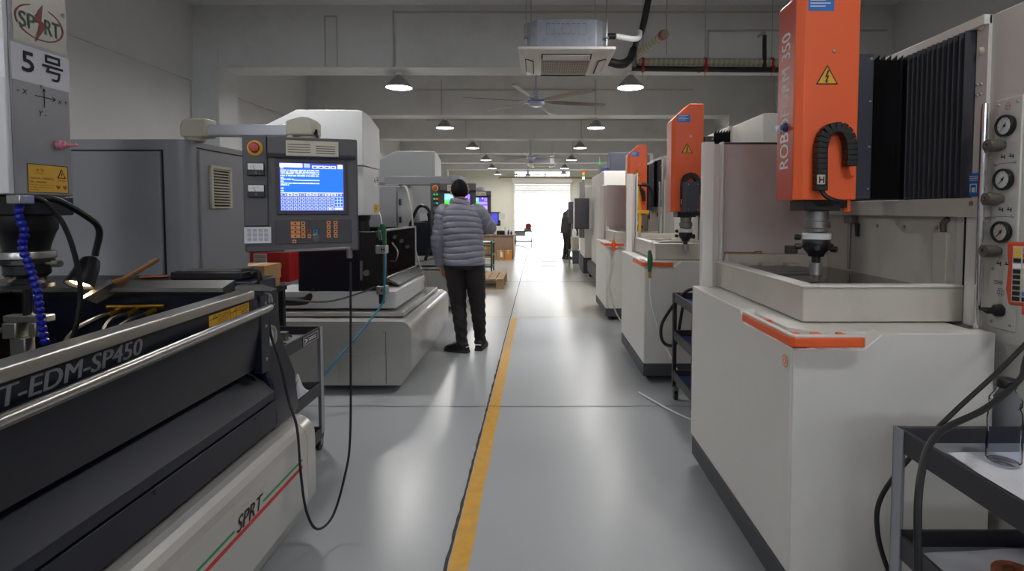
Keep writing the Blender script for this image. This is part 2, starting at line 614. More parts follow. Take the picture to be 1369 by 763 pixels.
wf.box(XL, DX0, YF, YF + .25, 0, ZC)
wf.box(DX1, XR, YF, YF + .25, 0, ZC)
wf.box(DX0, DX1, YF, YF + .25, TZ1, ZC)
wf.box(DX0, DX1, YF, YF + .25, DZ, TZ0)
wfront = struct('wall_front', wf, M['wall_cream'])
# transom window over the shutter door
wn = struct('window_1', MB().box(DX0, DX1, YF + .1, YF + .16, TZ0, TZ0 + .05).box(DX0, DX1, YF + .1, YF + .16, TZ1 - .05, TZ1), M['pale'])
for k in range(4):
    x0 = DX0 + (DX1 - DX0) * k / 3
    MB().box(x0 - .025, x0 + .025, YF + .1, YF + .16, TZ0, TZ1).build('mullion', M['pale'], wn)
for k in range(3):
    a, b = DX0 + (DX1 - DX0) * k / 3 + .025, DX0 + (DX1 - DX0) * (k + 1) / 3 - .025
    MB().box(a, b, YF + .125, YF + .131, TZ0 + .05, TZ1 - .05).build('pane', M['clear'], wn)
# roller shutter, drawn most of the way up
dr = struct('door_1', MB().box(DX0 - .12, DX1 + .12, YF - .3, YF - .02, DZ - .05, DZ + .28), M['shutter'])
dr['label'] = 'half raised pale roller shutter in the far wall'
MB().box(DX0 - .06, DX0 + .02, YF - .1, YF + .05, 0, DZ).build('guide_rail', M['shutter'], dr)
MB().box(DX1 - .02, DX1 + .06, YF - .1, YF + .05, 0, DZ).build('guide_rail', M['shutter'], dr)
zz = DZ - .05
while zz > 2.5:
    MB().prism([(YF - .05, zz), (YF - .075, zz - .02), (YF - .075, zz - .075), (YF - .05, zz - .095), (YF - .035, zz - .05)], 'x', DX0 + .02, DX1 - .02).build('slat', M['shutter'], dr)
    zz -= .1
# yard outside
struct('ground_outside', MB().box(-40, 40, YF + .3, 90, -.25, -.02).box(-40, 40, -60, YB - .2, -.25, -.02), M['ground'])

for nm, x0, x1, z0, z1 in (('door_portal', DX0, DX1, 0, DZ), ('transom_portal', DX0, DX1, TZ0, TZ1)):
    pt = bpy.data.lights.new(nm, 'AREA')
    pt.shape, pt.size, pt.size_y = 'RECTANGLE', x1 - x0, z1 - z0
    pt.cycles.is_portal = True
    po = bpy.data.objects.new(nm, pt)
    C.objects.link(po)
    po.location = ((x0 + x1) / 2, YF + .27, (z0 + z1) / 2)
    po.rotation_euler = (PI / 2, 0, 0)

# beams and pilasters
BY = [8.43 + 4.17 * k for k in range(6)]
for k, yb in enumerate([BY[0] - 8.34, BY[0] - 4.17] + BY):
    b = MB().box(XL, XR, yb, yb + .5, 3.63 if k > 1 else 3.95, ZC)
    o = struct('beam', b, M['beam'])
    MB().box(XL, XL + .42, yb - .02, yb + .52, 0, 3.9).build('pilaster', M['beam'], o)
    MB().box(4.45, XR, yb - .02, yb + .52, 0, 3.9).build('pilaster', M['beam'], o)
tr = MB()
y0 = BY[0] - .02
for x in (-3.22,):
    tr.box(x - .1, x - .085, y0, y0 + .02, 3.63, 4.42)
    tr.box(x + .085, x + .1, y0, y0 + .02, 3.63, 4.42)
    tr.box(x - .1, x + .1, y0, y0 + .02, 4.40, 4.42)
struct('trim_1', tr, M['conduit'])
tr = MB()
tr.box(-2.26, -2.235, y0, y0 + .02, 3.63, 4.5)
tr.box(-2.26, 5.0, y0, y0 + .02, 4.46, 4.485)
tr.box(2.62, 2.645, y0, y0 + .02, 3.63, 4.2)
tr.box(2.62, 5.4, y0, y0 + .02, 4.18, 4.205)
struct('trim_2', tr, M['conduit'])
for i, yb in enumerate(BY[1:4]):
    tr = MB()
    for x in (-2.26, 1.33):
        tr.box(x - .015, x + .015, yb - .02, yb, 3.63, 4.45)
    tr.box(-3.5, 3.6, yb - .02, yb, 4.2, 4.23)
    struct('trim_%d' % (i + 3), tr, M['conduit'])

# ------------------------------------------------------------------ high-bay lamps
LAMPS = []


def lamp(x, yy, z=3.38, label='', lit=1.0, grp='high bay lamps'):
    """z = rim of the shade"""
    t = thing('pendant_lamp', label, 'lamp', (x, yy, z), 'bell shaped high bay lamps')
    MB().lathe([(.035, .21), (.05, .19), (.085, .155), (.15, .09), (.195, .04), (.215, .0), (.222, -.004), (.21, 0), (.19, .038), (.146, .085), (.08, .148), (.045, .18)], (x, yy, z), n=28, caps=False).build('lamp_shade', M['shade_out'], t)
    MB().lathe([(.045, .2), (.045, .275), (.03, .285)], (x, yy, z), n=16).build('lamp_socket', M['shade_in'], t)
    MB().lathe([(.03, .17), (.06, .13), (.085, .07), (.075, .03), (.04, .008), (0, .004)], (x, yy, z), n=18).build('bulb', M['bulb'], t)
    MB().lathe([(.198, .012), (.198, .004), (.001, .002)], (x, yy, z), n=28).build('lens', M['bulb'], t)
    MB().tube([(x, yy, z + .28), (x + .012, yy, z + .31), (x, yy, z + .34), (x, yy, z + .40)], .006, 6).build('hook', M['screw'], t)
    l = bpy.data.lights.new('lamp_glow', 'AREA')
    l.shape = 'DISK'
    l.size = .38
    l.energy = LAMP_POWER * lit
    l.color = (1.0, .985, .96)
    lo = bpy.data.objects.new('lamp_glow', l)
    C.objects.link(lo)
    lo.parent = t
    lo.location = (0, 0, -.006)
    return t


PL = [('%s in the left row of the hall', -2.25), ('%s in the right row of the hall', 1.38)]
ROWS = [-3.9, .35, 4.55, 8.72, 12.95, 17.1, 21.2, 25.4, 29.6]
ORD = {8.72: 'nearest lit bell lamp below the first beam', 12.95: 'second lit bell lamp below the second beam', 17.1: 'third lit bell lamp down the hall', 21.2: 'fourth, smaller bell lamp down the hall', 25.4: 'fifth, small bell lamp down the hall', 29.6: 'farthest bell lamp by the shutter wall', 4.55: 'bell lamp above the near machines', .35: 'bell lamp above the camera', -3.9: 'bell lamp behind the camera'}
for yy in ROWS:
    for tmpl, x in PL:
        dx = {17.1: .15 if x < 0 else -.06, 21.2: .18 if x < 0 else -.08, 25.4: .05 if x < 0 else -.15}.get(yy, 0)
        if yy == 8.72 and x > 0:
            dx = .1
        lamp(x + dx, yy, 3.38 if yy > 1 else 3.6, tmpl % ORD[yy], lit=.4 if yy < 1 else (.75 if yy < 5 else 1.2))


# ------------------------------------------------------------------ left row: spark erosion machines
def base_profile(x1, x0=-2.55, top=.53):
    pts = [(x0, .05), (x1 - .085, .05), (x1, .19)]
    r = .085
    for k in range(7):
        a = k / 6 * PI / 2
        pts.append((x1 - r + r * math.cos(a), top - r + r * math.sin(a)))
    pts.append((x0, top))
    return pts


def screws(mb, pts, axis, r=.006, h=.004):
    for p in pts:
        p = Vector(p)
        mb.lathe([(r, 0), (r * .9, h * .6), (r * .4, h)], p, axis, 8)
    return mb


def tri_sign(t, name, c, xd, yd, s, bolt=True):
    """warning triangle of width s centred at c in the plane xd, yd (unit vectors)"""
    c, xd, yd = Vector(c), Vector(xd), Vector(yd)
    n = xd.cross(yd)
    mb = MB()

    def T(k, z, m):
        mb.add([c + n * z + xd * a * s * k + yd * b * s * k for a, b in ((-.5, -.29), (.5, -.29), (0, .58))], [(0, 1, 2)], m)
    T(1.0, .001, 0)
    T(.82, .0016, 1)
    if bolt:
        P = [(.02, .36), (-.1, .02), (-.01, .04), (-.08, -.14), (-.12, -.1), (-.04, -.24), (.06, -.12), (.0, -.13), (.09, .12), (.0, .1), (.09, .33)]
        mb.add([c + n * .0022 + xd * a * s + yd * b * s for a, b in P], [tuple(range(len(P)))], 0)
    return mb.build(name, [M['ink'], M['yellow']], t, fix=False)


def gauge_ring(name, t, c, ax, r):
    o = MB().lathe([(r, 0), (r * 1.05, .01), (r * .95, .02), (r * .78, .02), (r * .76, .008), (r * .7, .008)], c, ax, 24).build(name, M['steel'], t)
    MB().lathe([(r * .74, .0085), (0.001, .0087)], c, ax, 20, caps=False).build('dial', M['gauge_glass'], o)
    u, w_, d = frame(ax)
    c = Vector(c) + d * .011
    MB().obox(c + u * r * .2, u * r * .38, w_ * r * .05, d * .001).build('needle', M['ink'], o)
    return o


def lift(mb, k, y0=1.0):
    mb.v = [(x, y_, z + k * (y_ - y0)) for x, y_, z in mb.v]
    return mb


# ---- nearest machine (number 5)
A = thing('edm_machine', 'nearest dark navy spark erosion machine with silver base, handrail and number 5 head', 'machine', (-1.6, 1.3, 0), 'spark erosion machines on the left')
base = MB().prism(base_profile(-.97), 'y', .35, 2.2).build('base', M['silver'], A)
for p in base.data.polygons:
    p.use_smooth = False
MB().prism(base_profile(-.97), 'y', 2.204, 2.28).build('end_cap', M['silver'], base)
for x in (-2.4, -1.15):
    for yy in (.5, 2.1):
        cy('foot', M['steel_dull'], base, (x, yy, 0), (x, yy, .055), .035)
mb = MB()
for z0, z1, mm in ((.352, .366, 1), (.383, .391, 0)):
    if mm == 1:
        mb.box(-.9705, -.9685, .4, 2.15, z0, z1, mm)
    else:
        mb.box(-.9705, -.9688, .4, 1.66, z0, z1, mm)
        mb.box(-.9705, -.9688, 1.84, 2.15, z0, z1, mm)
mb.build('stripe', [M['green_line'], M['red_line']], base)
text(MB(), 'SPRT', (-.9685, 1.672, .370), (0, .15, 0), (0, 0, .05), slant=.1, bold=.012).build('lettering', M['ink'], base, fix=False)

# tank: rear wall, inside, front panel, skirt, end block
tank = MB()
tank.box(-2.12, -2.06, .35, 2.3, .53, 1.1)
tank.box(-2.06, -1.12, .35, .41, .53, 1.08)
tank.box(-2.06, -1.17, .41, 2.1, .53, .60)
tank.box(-1.2, -1.145, .41, 2.1, .60, 1.07)
tank = tank.build('tank', M['tank_in'], A)
MB().prism([(-1.145, 1.085), (-1.072, 1.085), (-1.066, 1.06), (-1.066, .96), (-1.09, .80), (-1.12, .795)], 'y', .35, 2.05).build('front_panel', M['navy'], tank)
_rim = MB().prism([(-1.115, 1.085), (-1.115, 1.101), (-1.055, 1.101), (-1.052, 1.096), (-1.052, 1.07), (-1.06, 1.07), (-1.06, 1.085)], 'y', .35, 1.97)
lift(_rim, .014).build('rim', M['steel'], tank, .002)
MB().prism([(-1.2, .775), (-1.14, .78), (-1.047, .695), (-1.047, .662), (-1.2, .662)], 'y', .35, 2.09).build('skirt', M['navy_mid'], tank, .002)
lo_ = MB().prism([(-1.2, .657), (-1.043, .657), (-1.041, .555), (-1.2, .545)], 'y', .35, 2.09).build('lower_panel', M['navy_mid'], tank, .002)
for yy in (1.42, 1.93):
    MB().lathe([(.006, 0.001), (.004, .0015)], (-1.0425, yy, .645), (1, 0, 0), 10).build('hole_plug', M['seam'], lo_)
eb = MB().prism([(-2.1, .53), (-2.1, 1.13), (-1.135, 1.13), (-1.117, .87), (-1.058, .71), (-1.046, .56), (-1.06, .53)], 'y', 2.1, 2.3).build('end_block', M['navy_mid'], tank, .008)
gauge_ring('gauge', eb, (-1.135, 2.2, 1.035), (1, 0, .06), .032)
gauge_ring('gauge', eb, (-1.12, 2.19, .892), (1, 0, .06), .044)
bk = MB().box(-1.092, -1.062, 2.03, 2.095, .78, 1.085).build('end_bracket', M['navy_mid'], tank, .003)
for z in (1.05, .96, .83):
    screws(MB(), [(-1.062, 2.065, z)], (1, 0, 0), .007).build('screw', M['screw'], tank)
MB().prism([(-1.17, 1.1), (-1.17, 1.118), (-1.09, 1.118), (-1.03, 1.1)], 'y', 2.05, 2.1).build('lip', M['steel_dull'], tank)
MB().prism([(2.02, 1.115), (2.1, 1.135), (2.1, 1.07), (2.02, 1.1)], 'x', -2.05, -1.2).build('end_lip', M['steel_dull'], tank)
bx('rear_rim', M['steel_dull'], tank, -2.13, -2.0, .35, 2.1, 1.1, 1.115)
hr = MB().tube([(-1.02, .35, .992), (-1.02, 2.02, 1.043)], .0135, 14).build('handrail', M['steel'], tank)
lift(MB().box(-1.066, -1.02, .35, 2.02, .994, 1.002), .03).build('rail_bracket', M['steel_dull'], hr)
cy('rail_end', M['black'], hr, (-1.02, 2.02, 1.043), (-1.02, 2.03, 1.0433), .0155)
# lettering and warning label on the front band
lift(text(MB(), 'SPRT-EDM-SP450', (-1.0655, .93, 1.017), (0, .487, 0), (0, 0, .043), slant=.016, bold=.007), .02).build('lettering', M['grey_print'], tank, fix=False)
DL = .018
lb = MB()
lb.box(-1.0665, -1.0655, 1.715, 1.955, 1.028-DL, 1.072-DL, 1)
lb.box(-1.0656, -1.0652, 1.718, 1.952, 1.056-DL, 1.0575-DL, 0)
lb.box(-1.0656, -1.0652, 1.832, 1.835, 1.03-DL, 1.07-DL, 0)
for y0 in (1.74, 1.86):
    text(lb, '警告 WARNING', (-1.0651, y0 + .025, 1.06-DL), (0, .06, 0), (0, 0, .008))
    lb.add([(-1.0651, y0 - .005, 1.058-DL), (-1.0651, y0 + .02, 1.058-DL), (-1.0651, y0 + .0075, 1.07-DL)], [(0, 1, 2)], 0)
    lb.add([(-1.0650, y0 + .0, 1.0595-DL), (-1.0650, y0 + .015, 1.0595-DL), (-1.0650, y0 + .0075, 1.0672-DL)], [(0, 1, 2)], 1)
    for k in range(3):
        lb.box(-1.0654, -1.0651, y0 + .02 + .02 * (y0 > 1.8), y0 + .08, 1.05-DL - k * .006, 1.0515-DL - k * .006, 0)
lb.lathe([(.01, 0), (.0125, .0002), (.0125, 0)], (-1.0653, 1.862, 1.045-DL), (1, 0, 0), 20, m=2, caps=False)
lift(lb, .02).build('warning_label', [M['ink'], M['yellow'], M['red_ink']], tank, fix=False)
# brass manifold and three black hoses in the tank
mf = MB().cyl((-1.68, 2.07, 1.035), (-1.47, 2.09, 1.035), .009, n=10)
for k in range(3):
    mf.cyl((-1.64 + k * .07, 2.075, 1.02), (-1.645 + k * .07, 2.03, 1.01), .011, n=8)
mf = mf.build('brass_manifold', M['brass'], tank)
for k, (ex, ey) in enumerate(((-1.70, 1.82), (-1.52, 1.85), (-1.54, 1.72))):
    x = -1.645 + k * .07
    tb('hose', M['rubber'], mf, [(x, 2.04, 1.012), (x - .02, 1.98, 1.0), ((x + ex) / 2 - .03, 1.92, .95), (ex, ey, .8), (ex, ey - .05, .62)], .010)

# the head
hd = MB().prism([(-2.1, 1.955), (-2.1, 1.745), (-1.7, 1.745), (-1.7, 1.96)], 'z', 1.46, 2.6).build('head', M['head_grey'], A, .006)
bx('front_cover', M['pale'], hd, -2.1, -1.704, 1.728, 1.745, 1.462, 2.6, .004)


def hp(cx, cy_, z=.0):
    """point on the head's aisle face from the label-space (0..1 along Y, height)"""
    return Vector((-1.7 + z, 1.745 + cx * .215, cy_))


badge = MB()
badge.add([hp(.05, 1.965, .001), hp(.95, 1.965, .001), hp(.95, 2.2, .001), hp(.05, 2.2, .001)], [(0, 1, 2, 3)], 0)
ring = []
for k in range(33):
    a = k / 32 * 2 * PI
    ring.append((.5 + .42 * math.cos(a), 2.045 + .058 * math.sin(a)))
for k in range(32):
    if 19 <= k + 1 <= 19 + 0 or 6 <= k <= 9:
        continue
    (a0, b0), (a1, b1) = ring[k], ring[k + 1]
    badge.add([hp(a0, b0, .002), hp(a1, b1, .002), hp(.5 + (a1 - .5) * .93, 2.045 + (b1 - 2.045) * .93, .002), hp(.5 + (a0 - .5) * .93, 2.045 + (b0 - 2.045) * .93, .002)], [(0, 1, 2, 3)], 1)
badge.add([hp(a, b, .0025) for a, b in ((.56, 2.115), (.38, 2.05), (.49, 2.042), (.40, 1.975), (.62, 2.045), (.52, 2.055))], [(0, 1, 2, 3, 4, 5)], 1)
text(badge, 'SP', hp(.15, 2.015, .0024), (0, .056, 0), (0, 0, .05), m=2, bold=.03)
text(badge, 'RT', hp(.58, 2.015, .0024), (0, .056, 0), (0, 0, .05), m=2, bold=.03)
text(badge, '®', hp(.88, 2.095, .0024), (0, .014, 0), (0, 0, .016), m=3)
badge.build('badge', [M['steel_dull'], M['dark_red'], M['green_ink'], M['ink']], hd, fix=False)
num = MB()
num.add([hp(-.0, 1.835, .0015), hp(1.0, 1.835, .0018), hp(1.0, 1.955, .0018), hp(-.0, 1.955, .0015)], [(0, 1, 2, 3)], 0)
num.add([(-1.702, 1.727, 1.835), (-1.76, 1.727, 1.835), (-1.76, 1.727, 1.955), (-1.702, 1.727, 1.955)], [(0, 1, 2, 3)], 0)
text(num, '5', hp(.16, 1.87, .003), (0, .042, 0), (0, 0, .065), m=1, bold=.05)
text(num, '号', hp(.5, 1.86, .003), (0, .078, 0), (0, 0, .085), m=1, bold=.03)
num.build('number_sheet', [M['paper'], M['ink']], hd, fix=False)
hw = MB()
for a0, b0, a1, b1 in ((.36, 1.797, .72, 1.797), (.52, 1.762, .52, 1.827), (.66, 1.804, .72, 1.797), (.66, 1.790, .72, 1.797), (.50, 1.817, .52, 1.827), (.54, 1.817, .52, 1.827)):
    d = (hp(a1, b1) - hp(a0, b0)).normalized()
    n_ = Vector((1, 0, 0)).cross(d) * .0016
    hw.add([hp(a0, b0, .002) - n_, hp(a1, b1, .002) - n_, hp(a1, b1, .002) + n_, hp(a0, b0, .002) + n_], [(0, 1, 2, 3)])
text(hw, '- x', hp(.06, 1.794, .002), (0, .036, 0), (0, 0, .016), slant=.1)
text(hw, 'x +', hp(.76, 1.786, .002), (0, .036, 0), (0, 0, .016), slant=.1)
text(hw, 'Y -', hp(.40, 1.73, .002), (0, .03, 0), (0, 0, .02), slant=.1)
text(hw, 'Y', hp(.44, 1.824, .002), (0, .012, 0), (0, 0, .014), slant=.1)
hw.build('handwriting', M['ink'], hd, fix=False)
pk = MB().lathe([(.016, 0), (.016, .012), (.012, .016), (.012, .024), (.006, .028), (.005, .05), (.007, .055), (0.001, .06)], (-1.7, 1.90, 1.64), (.9, .35, .04), 14).build('pink_peg', M['pink'], hd)
hq = lambda a, b, z=0: hp(a * 1.02 - .02, 1.47 + (b - 1.475) * 1.38, z)
dl = MB()
dl.add([hq(.2, 1.475, .001), hq(.9, 1.475, .001), hq(.9, 1.545, .001), hq(.2, 1.545, .001)], [(0, 1, 2, 3)], 1)
for a0, a1, b0, b1 in ((.2, .9, 1.5435, 1.545), (.2, .9, 1.475, 1.4765), (.2, .21, 1.475, 1.545), (.89, .9, 1.475, 1.545)):
    dl.add([hq(a0, b0, .0016), hq(a1, b0, .0016), hq(a1, b1, .0016), hq(a0, b1, .0016)], [(0, 1, 2, 3)], 0)
text(dl, '危 险', hq(.34, 1.527, .0016), (0, .03, 0), (0, 0, .009), m=2)
text(dl, 'DANGER', hq(.34, 1.521, .0016), (0, .03, 0), (0, 0, .004), m=2)
for k, s_ in enumerate(('机床加工中，不要触摸刀具、', '电极、以防触电危险。')):
    text(dl, s_, hq(.24, 1.508 - .009 * k, .0016), (0, .09 - .03 * k, 0), (0, 0, .006))
for k, s_ in enumerate(('Make machine is being don\'t touch the', 'electrodes, electricity cutting, with in', 'processing.')):
    text(dl, s_, hq(.24, 1.4925 - .006 * k, .0016), (0, (.09, .085, .03)[k], 0), (0, 0, .004))
dl.add([hq(a, b, .0016) for a, b in ((.7, 1.513), (.86, 1.513), (.78, 1.538))], [(0, 1, 2)], 0)
dl.add([hq(a, b, .002) for a, b in ((.725, 1.515), (.835, 1.515), (.78, 1.5325))], [(0, 1, 2)], 1)
dl.add([hq(a, b, .0024) for a, b in ((.785, 1.529), (.76, 1.522), (.775, 1.522), (.765, 1.516), (.8, 1.524), (.783, 1.524))], [(0, 1, 2, 3, 4, 5)], 0)
text(dl, '有电危险', hq(.7, 1.505, .0016), (0, .036, 0), (0, 0, .006), m=2)
for a in (.68, .8):
    text(dl, 'Ψ', hq(a, 1.485, .0016), (0, .014, 0), (0, 0, .013), m=2, bold=.1)
dl.build('danger_label', [M['ink'], M['yellow'], M['red_ink']], hd, fix=False)

# spindle under the head
SX, SY = -1.785, 1.86
sp = MB().box(-1.98, -1.69, 1.765, 1.95, 1.392, 1.46).build('spindle_block', M['black'], hd, .006)
q = MB().lathe([(.088, 1.392), (.088, 1.345), (.082, 1.335), (.066, 1.29), (.062, 1.27), (.078, 1.268)], (SX, SY, 0), n=28).build('spindle', M['black'], A)
MB().lathe([(.078, 1.268), (.08, 1.262), (.08, 1.245), (.074, 1.24)], (SX, SY, 0), n=28).build('steel_ring', M['steel'], q)
MB().lathe([(.074, 1.24), (.076, 1.225), (.064, 1.22), (.064, 1.19), (.05, 1.175), (.05, 1.16), (.072, 1.155), (.072, 1.142), (.02, 1.138)], (SX, SY, 0), n=28).build('chuck', M['black'], q)
for d in ((1, -.1, .0), (.3, -1, -.12), (.9, -.5, -.3)):
    dv = Vector(d).normalized()
    c0 = Vector((SX, SY, 1.225 if d[0] == 1 else 1.19))
    MB().lathe([(.005, .07), (.005, .1), (.012, .1), (.012, .128)], c0, dv, 12).build('adjuster', M['steel_dull'], q)
cy('shaft', M['chrome'], q, (SX, SY, 1.14), (SX, SY, 1.03), .018)
vb = MB().box(SX - .075, SX + .075, SY - .02, SY + .02, 1.02, 1.045).box(SX - .07, SX - .02, SY - .03, SY + .03, .965, 1.02).box(SX - .055, SX + .0, SY - .02, SY + .02, .86, .965).box(SX + .012, SX + .04, SY - .02, SY + .02, .97, 1.02).build('vise', M['steel_dull'], q, .004)
cy('vise_screw', M['steel'], vb, (SX - .1, SY, .99), (SX - .07, SY, .99), .01)
# blue coolant hose, ball segment by ball segment
bx('hose_mount', M['steel'], hd, -1.70, -1.655, 1.71, 1.76, 1.43, 1.459, .003)
path = cr([(-1.675, 1.73, 1.45), (-1.68, 1.73, 1.39), (-1.668, 1.735, 1.34), (-1.678, 1.735, 1.29), (-1.655, 1.735, 1.22), (-1.635, 1.735, 1.14), (-1.628, 1.735, 1.06), (-1.622, 1.74, .98)], 4)
ch = MB().tube(path, .005, 6).build('coolant_hose', M['blue'], A)
proto = None
L = [0]
for a, b in zip(path, path[1:]):
    L.append(L[-1] + (b - a).length)
NB = 24
for k in range(NB):
    s_ = L[-1] * k / (NB - 1)
    i = max(0, min(len(path) - 2, next((i for i in range(len(L) - 1) if L[i + 1] >= s_), len(L) - 2)))
    t_ = (s_ - L[i]) / max(1e-6, L[i + 1] - L[i])
    p = path[i].lerp(path[i + 1], t_)
    d = (path[i + 1] - path[i]).normalized()
    if proto is None:
        proto = MB().lathe([(.006, -.01), (.012, -.006), (.013, 0), (.011, .006), (.007, .01)], org(ch), (0, 0, -1), 10).build('hose_bead', M['blue'], ch)
        o = proto
    else:
        o = proto.copy()
        C.objects.link(o)
    o.location = p - org(ch)
    o.rotation_euler = Vector((0, 0, -1)).rotation_difference(d).to_euler()
# gooseneck work light
wlx, wly = -1.685, 1.95
gn = tb('work_light', M['rubber'], A, [(-1.7, 1.8, 1.448), (-1.66, 1.84, 1.447), (-1.64, 1.92, 1.40), (-1.645, 2.0, 1.34), (-1.672, 2.01, 1.24)], .011)
MB().lathe([(.014, .115), (.028, .105), (.036, .08), (.042, .03), (.047, .0), (.043, .001), (.036, .03), (.03, .08)], (wlx, wly, 1.135), (.05, .6, 1), 24, caps=False).build('lamp_shade', M['black'], gn)
MB().lathe([(.004, .05), (.03, .04), (.034, .012), (.02, .006), (0, .004)], (wlx, wly, 1.135), (.05, .6, 1), 16).build('bulb', M['warm_bulb'], gn)
wl_ = bpy.data.lights.new('work_light_glow', 'SPOT')
wl_.energy = 9
wl_.spot_size = 1.9
wl_.spot_blend = .6
wl_.shadow_soft_size = .03
wl_.color = (1, .88, .7)
wo = bpy.data.objects.new('work_light_glow', wl_)
C.objects.link(wo)
wo.parent = gn
wo.location = Vector((wlx, wly, 1.138)) - org(gn)
wo.rotation_euler = (-.1, -.1, 0)
tb('power_cable', M['rubber'], A, [(-1.705, 1.75, 1.452), (-1.66, 1.8, 1.44), (-1.63, 1.85, 1.33), (-1.62, 1.88, 1.15), (-1.64, 1.88, 1.0), (-1.7, 1.88, .85)], .008)

# ---- things lying on the machine
t = thing('pendant_controller', 'flat black handset lying on the navy end block of the near machine', 'controller', (-1.32, 2.2, 1.13))
bx('body', M['black'], t, -1.475, -1.185, 2.13, 2.26, 1.1305, 1.163, .006)
bx('top_plate', M['black_matte'], t, -1.46, -1.2, 2.14, 2.25, 1.163, 1.166, .001)
cp = [(-1.185, 2.2, 1.147), (-1.15, 2.185, 1.155), (-1.122, 2.15, 1.10), (-1.095, 2.14, 1.017), (-1.085, 2.15, .9), (-1.05, 2.145, .795), (-1.015, 2.14, .64), (-.965, 2.1, .54), (-.945, 2.08, .372), (-.93, 2.09, .208), (-.913, 2.15, .097), (-.887, 2.25, .095), (-.87, 2.35, .219), (-.868, 2.42, .367), (-.866, 2.44, .8), (-.866, 2.455, 1.17)]
tb('cable', M['rubber'], t, cp, .0052, 8)
cl = MB()
cc = cr(cp[:4], 30)
for k in range(0, 50, 3):
    d = (cc[k + 1] - cc[k]).normalized()
    cl.lathe([(.009, -.003), (.011, 0), (.009, .003)], cc[k], d, 8)
cl.build('strain_relief', M['rubber'], t)
t = thing('paint_brush', 'flat paint brush with wooden handle propped on the end of the near tank', 'brush', (-1.8, 2.1, 1.12), at=(-1.60, 2.035, 1.137))
d = Vector((.13, .055, .095)).normalized()
u = Vector((.4, -.2, -.5)).cross(d).normalized()
n_ = d.cross(u)
org_b = Vector((-1.8, 2.1, 1.12))
MB().loft([[org_b + d * a + u * b * cx + n_ * c * cz for cx, cz in ((-1, -1), (1, -1), (1, 1), (-1, 1))] for a, b, c in ((-.115, .036, .006), (-.08, .036, .008), (-.045, .034, .009))], smooth=False).build('bristles', M['bristle'], t)
MB().loft([[org_b + d * a + u * b * cx + n_ * c * cz for cx, cz in ((-1, -1), (1, -1), (1, 1), (-1, 1))] for a, b, c in ((-.045, .036, .010), (-.012, .034, .010))], smooth=False).build('ferrule', M['steel_dull'], t)
MB().loft([[org_b + d * a + u * b * math.cos(k * PI / 6) + n_ * c * math.sin(k * PI / 6) for k in range(12)] for a, b, c in ((-.012, .032, .009), (.0, .03, .009), (.03, .014, .009), (.09, .011, .008), (.13, .013, .008), (.15, .006, .005))]).build('handle', M['wood'], t)
t = tag(MB().cyl((-1.62, 2.16, 1.138), (-1.53, 2.2, 1.138), .007, n=10).build('copper_rod', M['copper']), 'short copper rod lying on the end of the near tank', 'rod')

# ---- control cabinet behind the near machine, with its console arm
cabt = thing('control_cabinet', 'grey electrical cabinet with louvred vent behind the near machine', 'cabinet', (-2.2, 2.6, 0))
pts = [(-2.95, 3.1), (-2.95, 2.58)]
r = .05
for k in range(6):
    a = -PI / 2 + k / 5 * PI / 2
    pts.append((-1.69 - r + r * math.cos(a), 2.58 + r + r * math.sin(a)))
pts.append((-1.69, 3.1))
MB().prism(pts, 'z', .06, 1.75).build('body', M['cab'], cabt, .004)
bx('plinth', M['plinth'], cabt, -2.93, -1.72, 2.61, 3.08, 0, .06)
bx('door', M['cab'], cabt, -2.9, -1.81, 2.566, 2.581, .12, 1.69, .003)
sd = bx('side_door', M['cab'], cabt, -1.691, -1.678, 2.665, 3.06, .12, 1.71, .003)
MB().box(-1.806, -1.8, 2.575, 2.582, .1, 1.7).box(-2.91, -1.8, 2.575, 2.582, 1.695, 1.70).box(-1.692, -1.688, 3.065, 3.07, .1, 1.72).box(-1.692, -1.688, 2.655, 3.07, 1.715, 1.72).build('door_gap', M['seam'], cabt)
v = MB().box(-1.678, -1.666, 2.735, 2.755, 1.425, 1.635).box(-1.678, -1.666, 2.90, 2.92, 1.425, 1.635).box(-1.678, -1.666, 2.735, 2.92, 1.625, 1.64).box(-1.678, -1.666, 2.735, 2.92, 1.42, 1.43).build('vent', M['cream'], cabt, .002)
bx('vent_backing', M['seam'], v, -1.679, -1.676, 2.75, 2.905, 1.425, 1.63, 0)
for k in range(13):
    z = 1.438 + k * .0148
    MB().add([(-1.676, 2.755, z + .008), (-1.676, 2.90, z + .008), (-1.664, 2.90, z), (-1.664, 2.755, z), (-1.676, 2.755, z + .010), (-1.676, 2.90, z + .010), (-1.664, 2.90, z + .003), (-1.664, 2.755, z + .003)], [(0, 1, 2, 3), (4, 7, 6, 5), (0, 4, 5, 1), (3, 2, 6, 7), (0, 3, 7, 4), (1, 5, 6, 2)]).build('slat', M['cream'], v)
arm = MB().box(-1.63, -1.215, 2.64, 2.70, 1.775, 1.83).build('support_arm', M['alu'], cabt, .006)
el = MB()
el.prism([(-1.745, 1.768), (-1.745, 1.82), (-1.735, 1.848), (-1.70, 1.858), (-1.62, 1.858), (-1.62, 1.77), (-1.68, 1.764)], 'y', 2.62, 2.715)
el.cyl((-1.70, 2.67, 1.75), (-1.70, 2.67, 1.775), .045, n=20)
el.build('elbow', M['cream'], arm, .008)
el = MB()
el.prism([(-1.225, 1.775), (-1.225, 1.845), (-1.15, 1.865), (-1.115, 1.86), (-1.095, 1.84), (-1.095, 1.775)], 'y', 2.61, 2.72)
el.cyl((-1.14, 2.665, 1.735), (-1.14, 2.665, 1.78), .042, n=20)
el.build('elbow', M['cream'], arm, .008)
MB().cyl((-1.098, 2.64, 1.785), (-1.075, 2.62, 1.79), .008, n=8).cyl((-1.08, 2.62, 1.80), (-1.07, 2.61, 1.76), .008, n=8).build('clamp_lever', M['black'], arm)


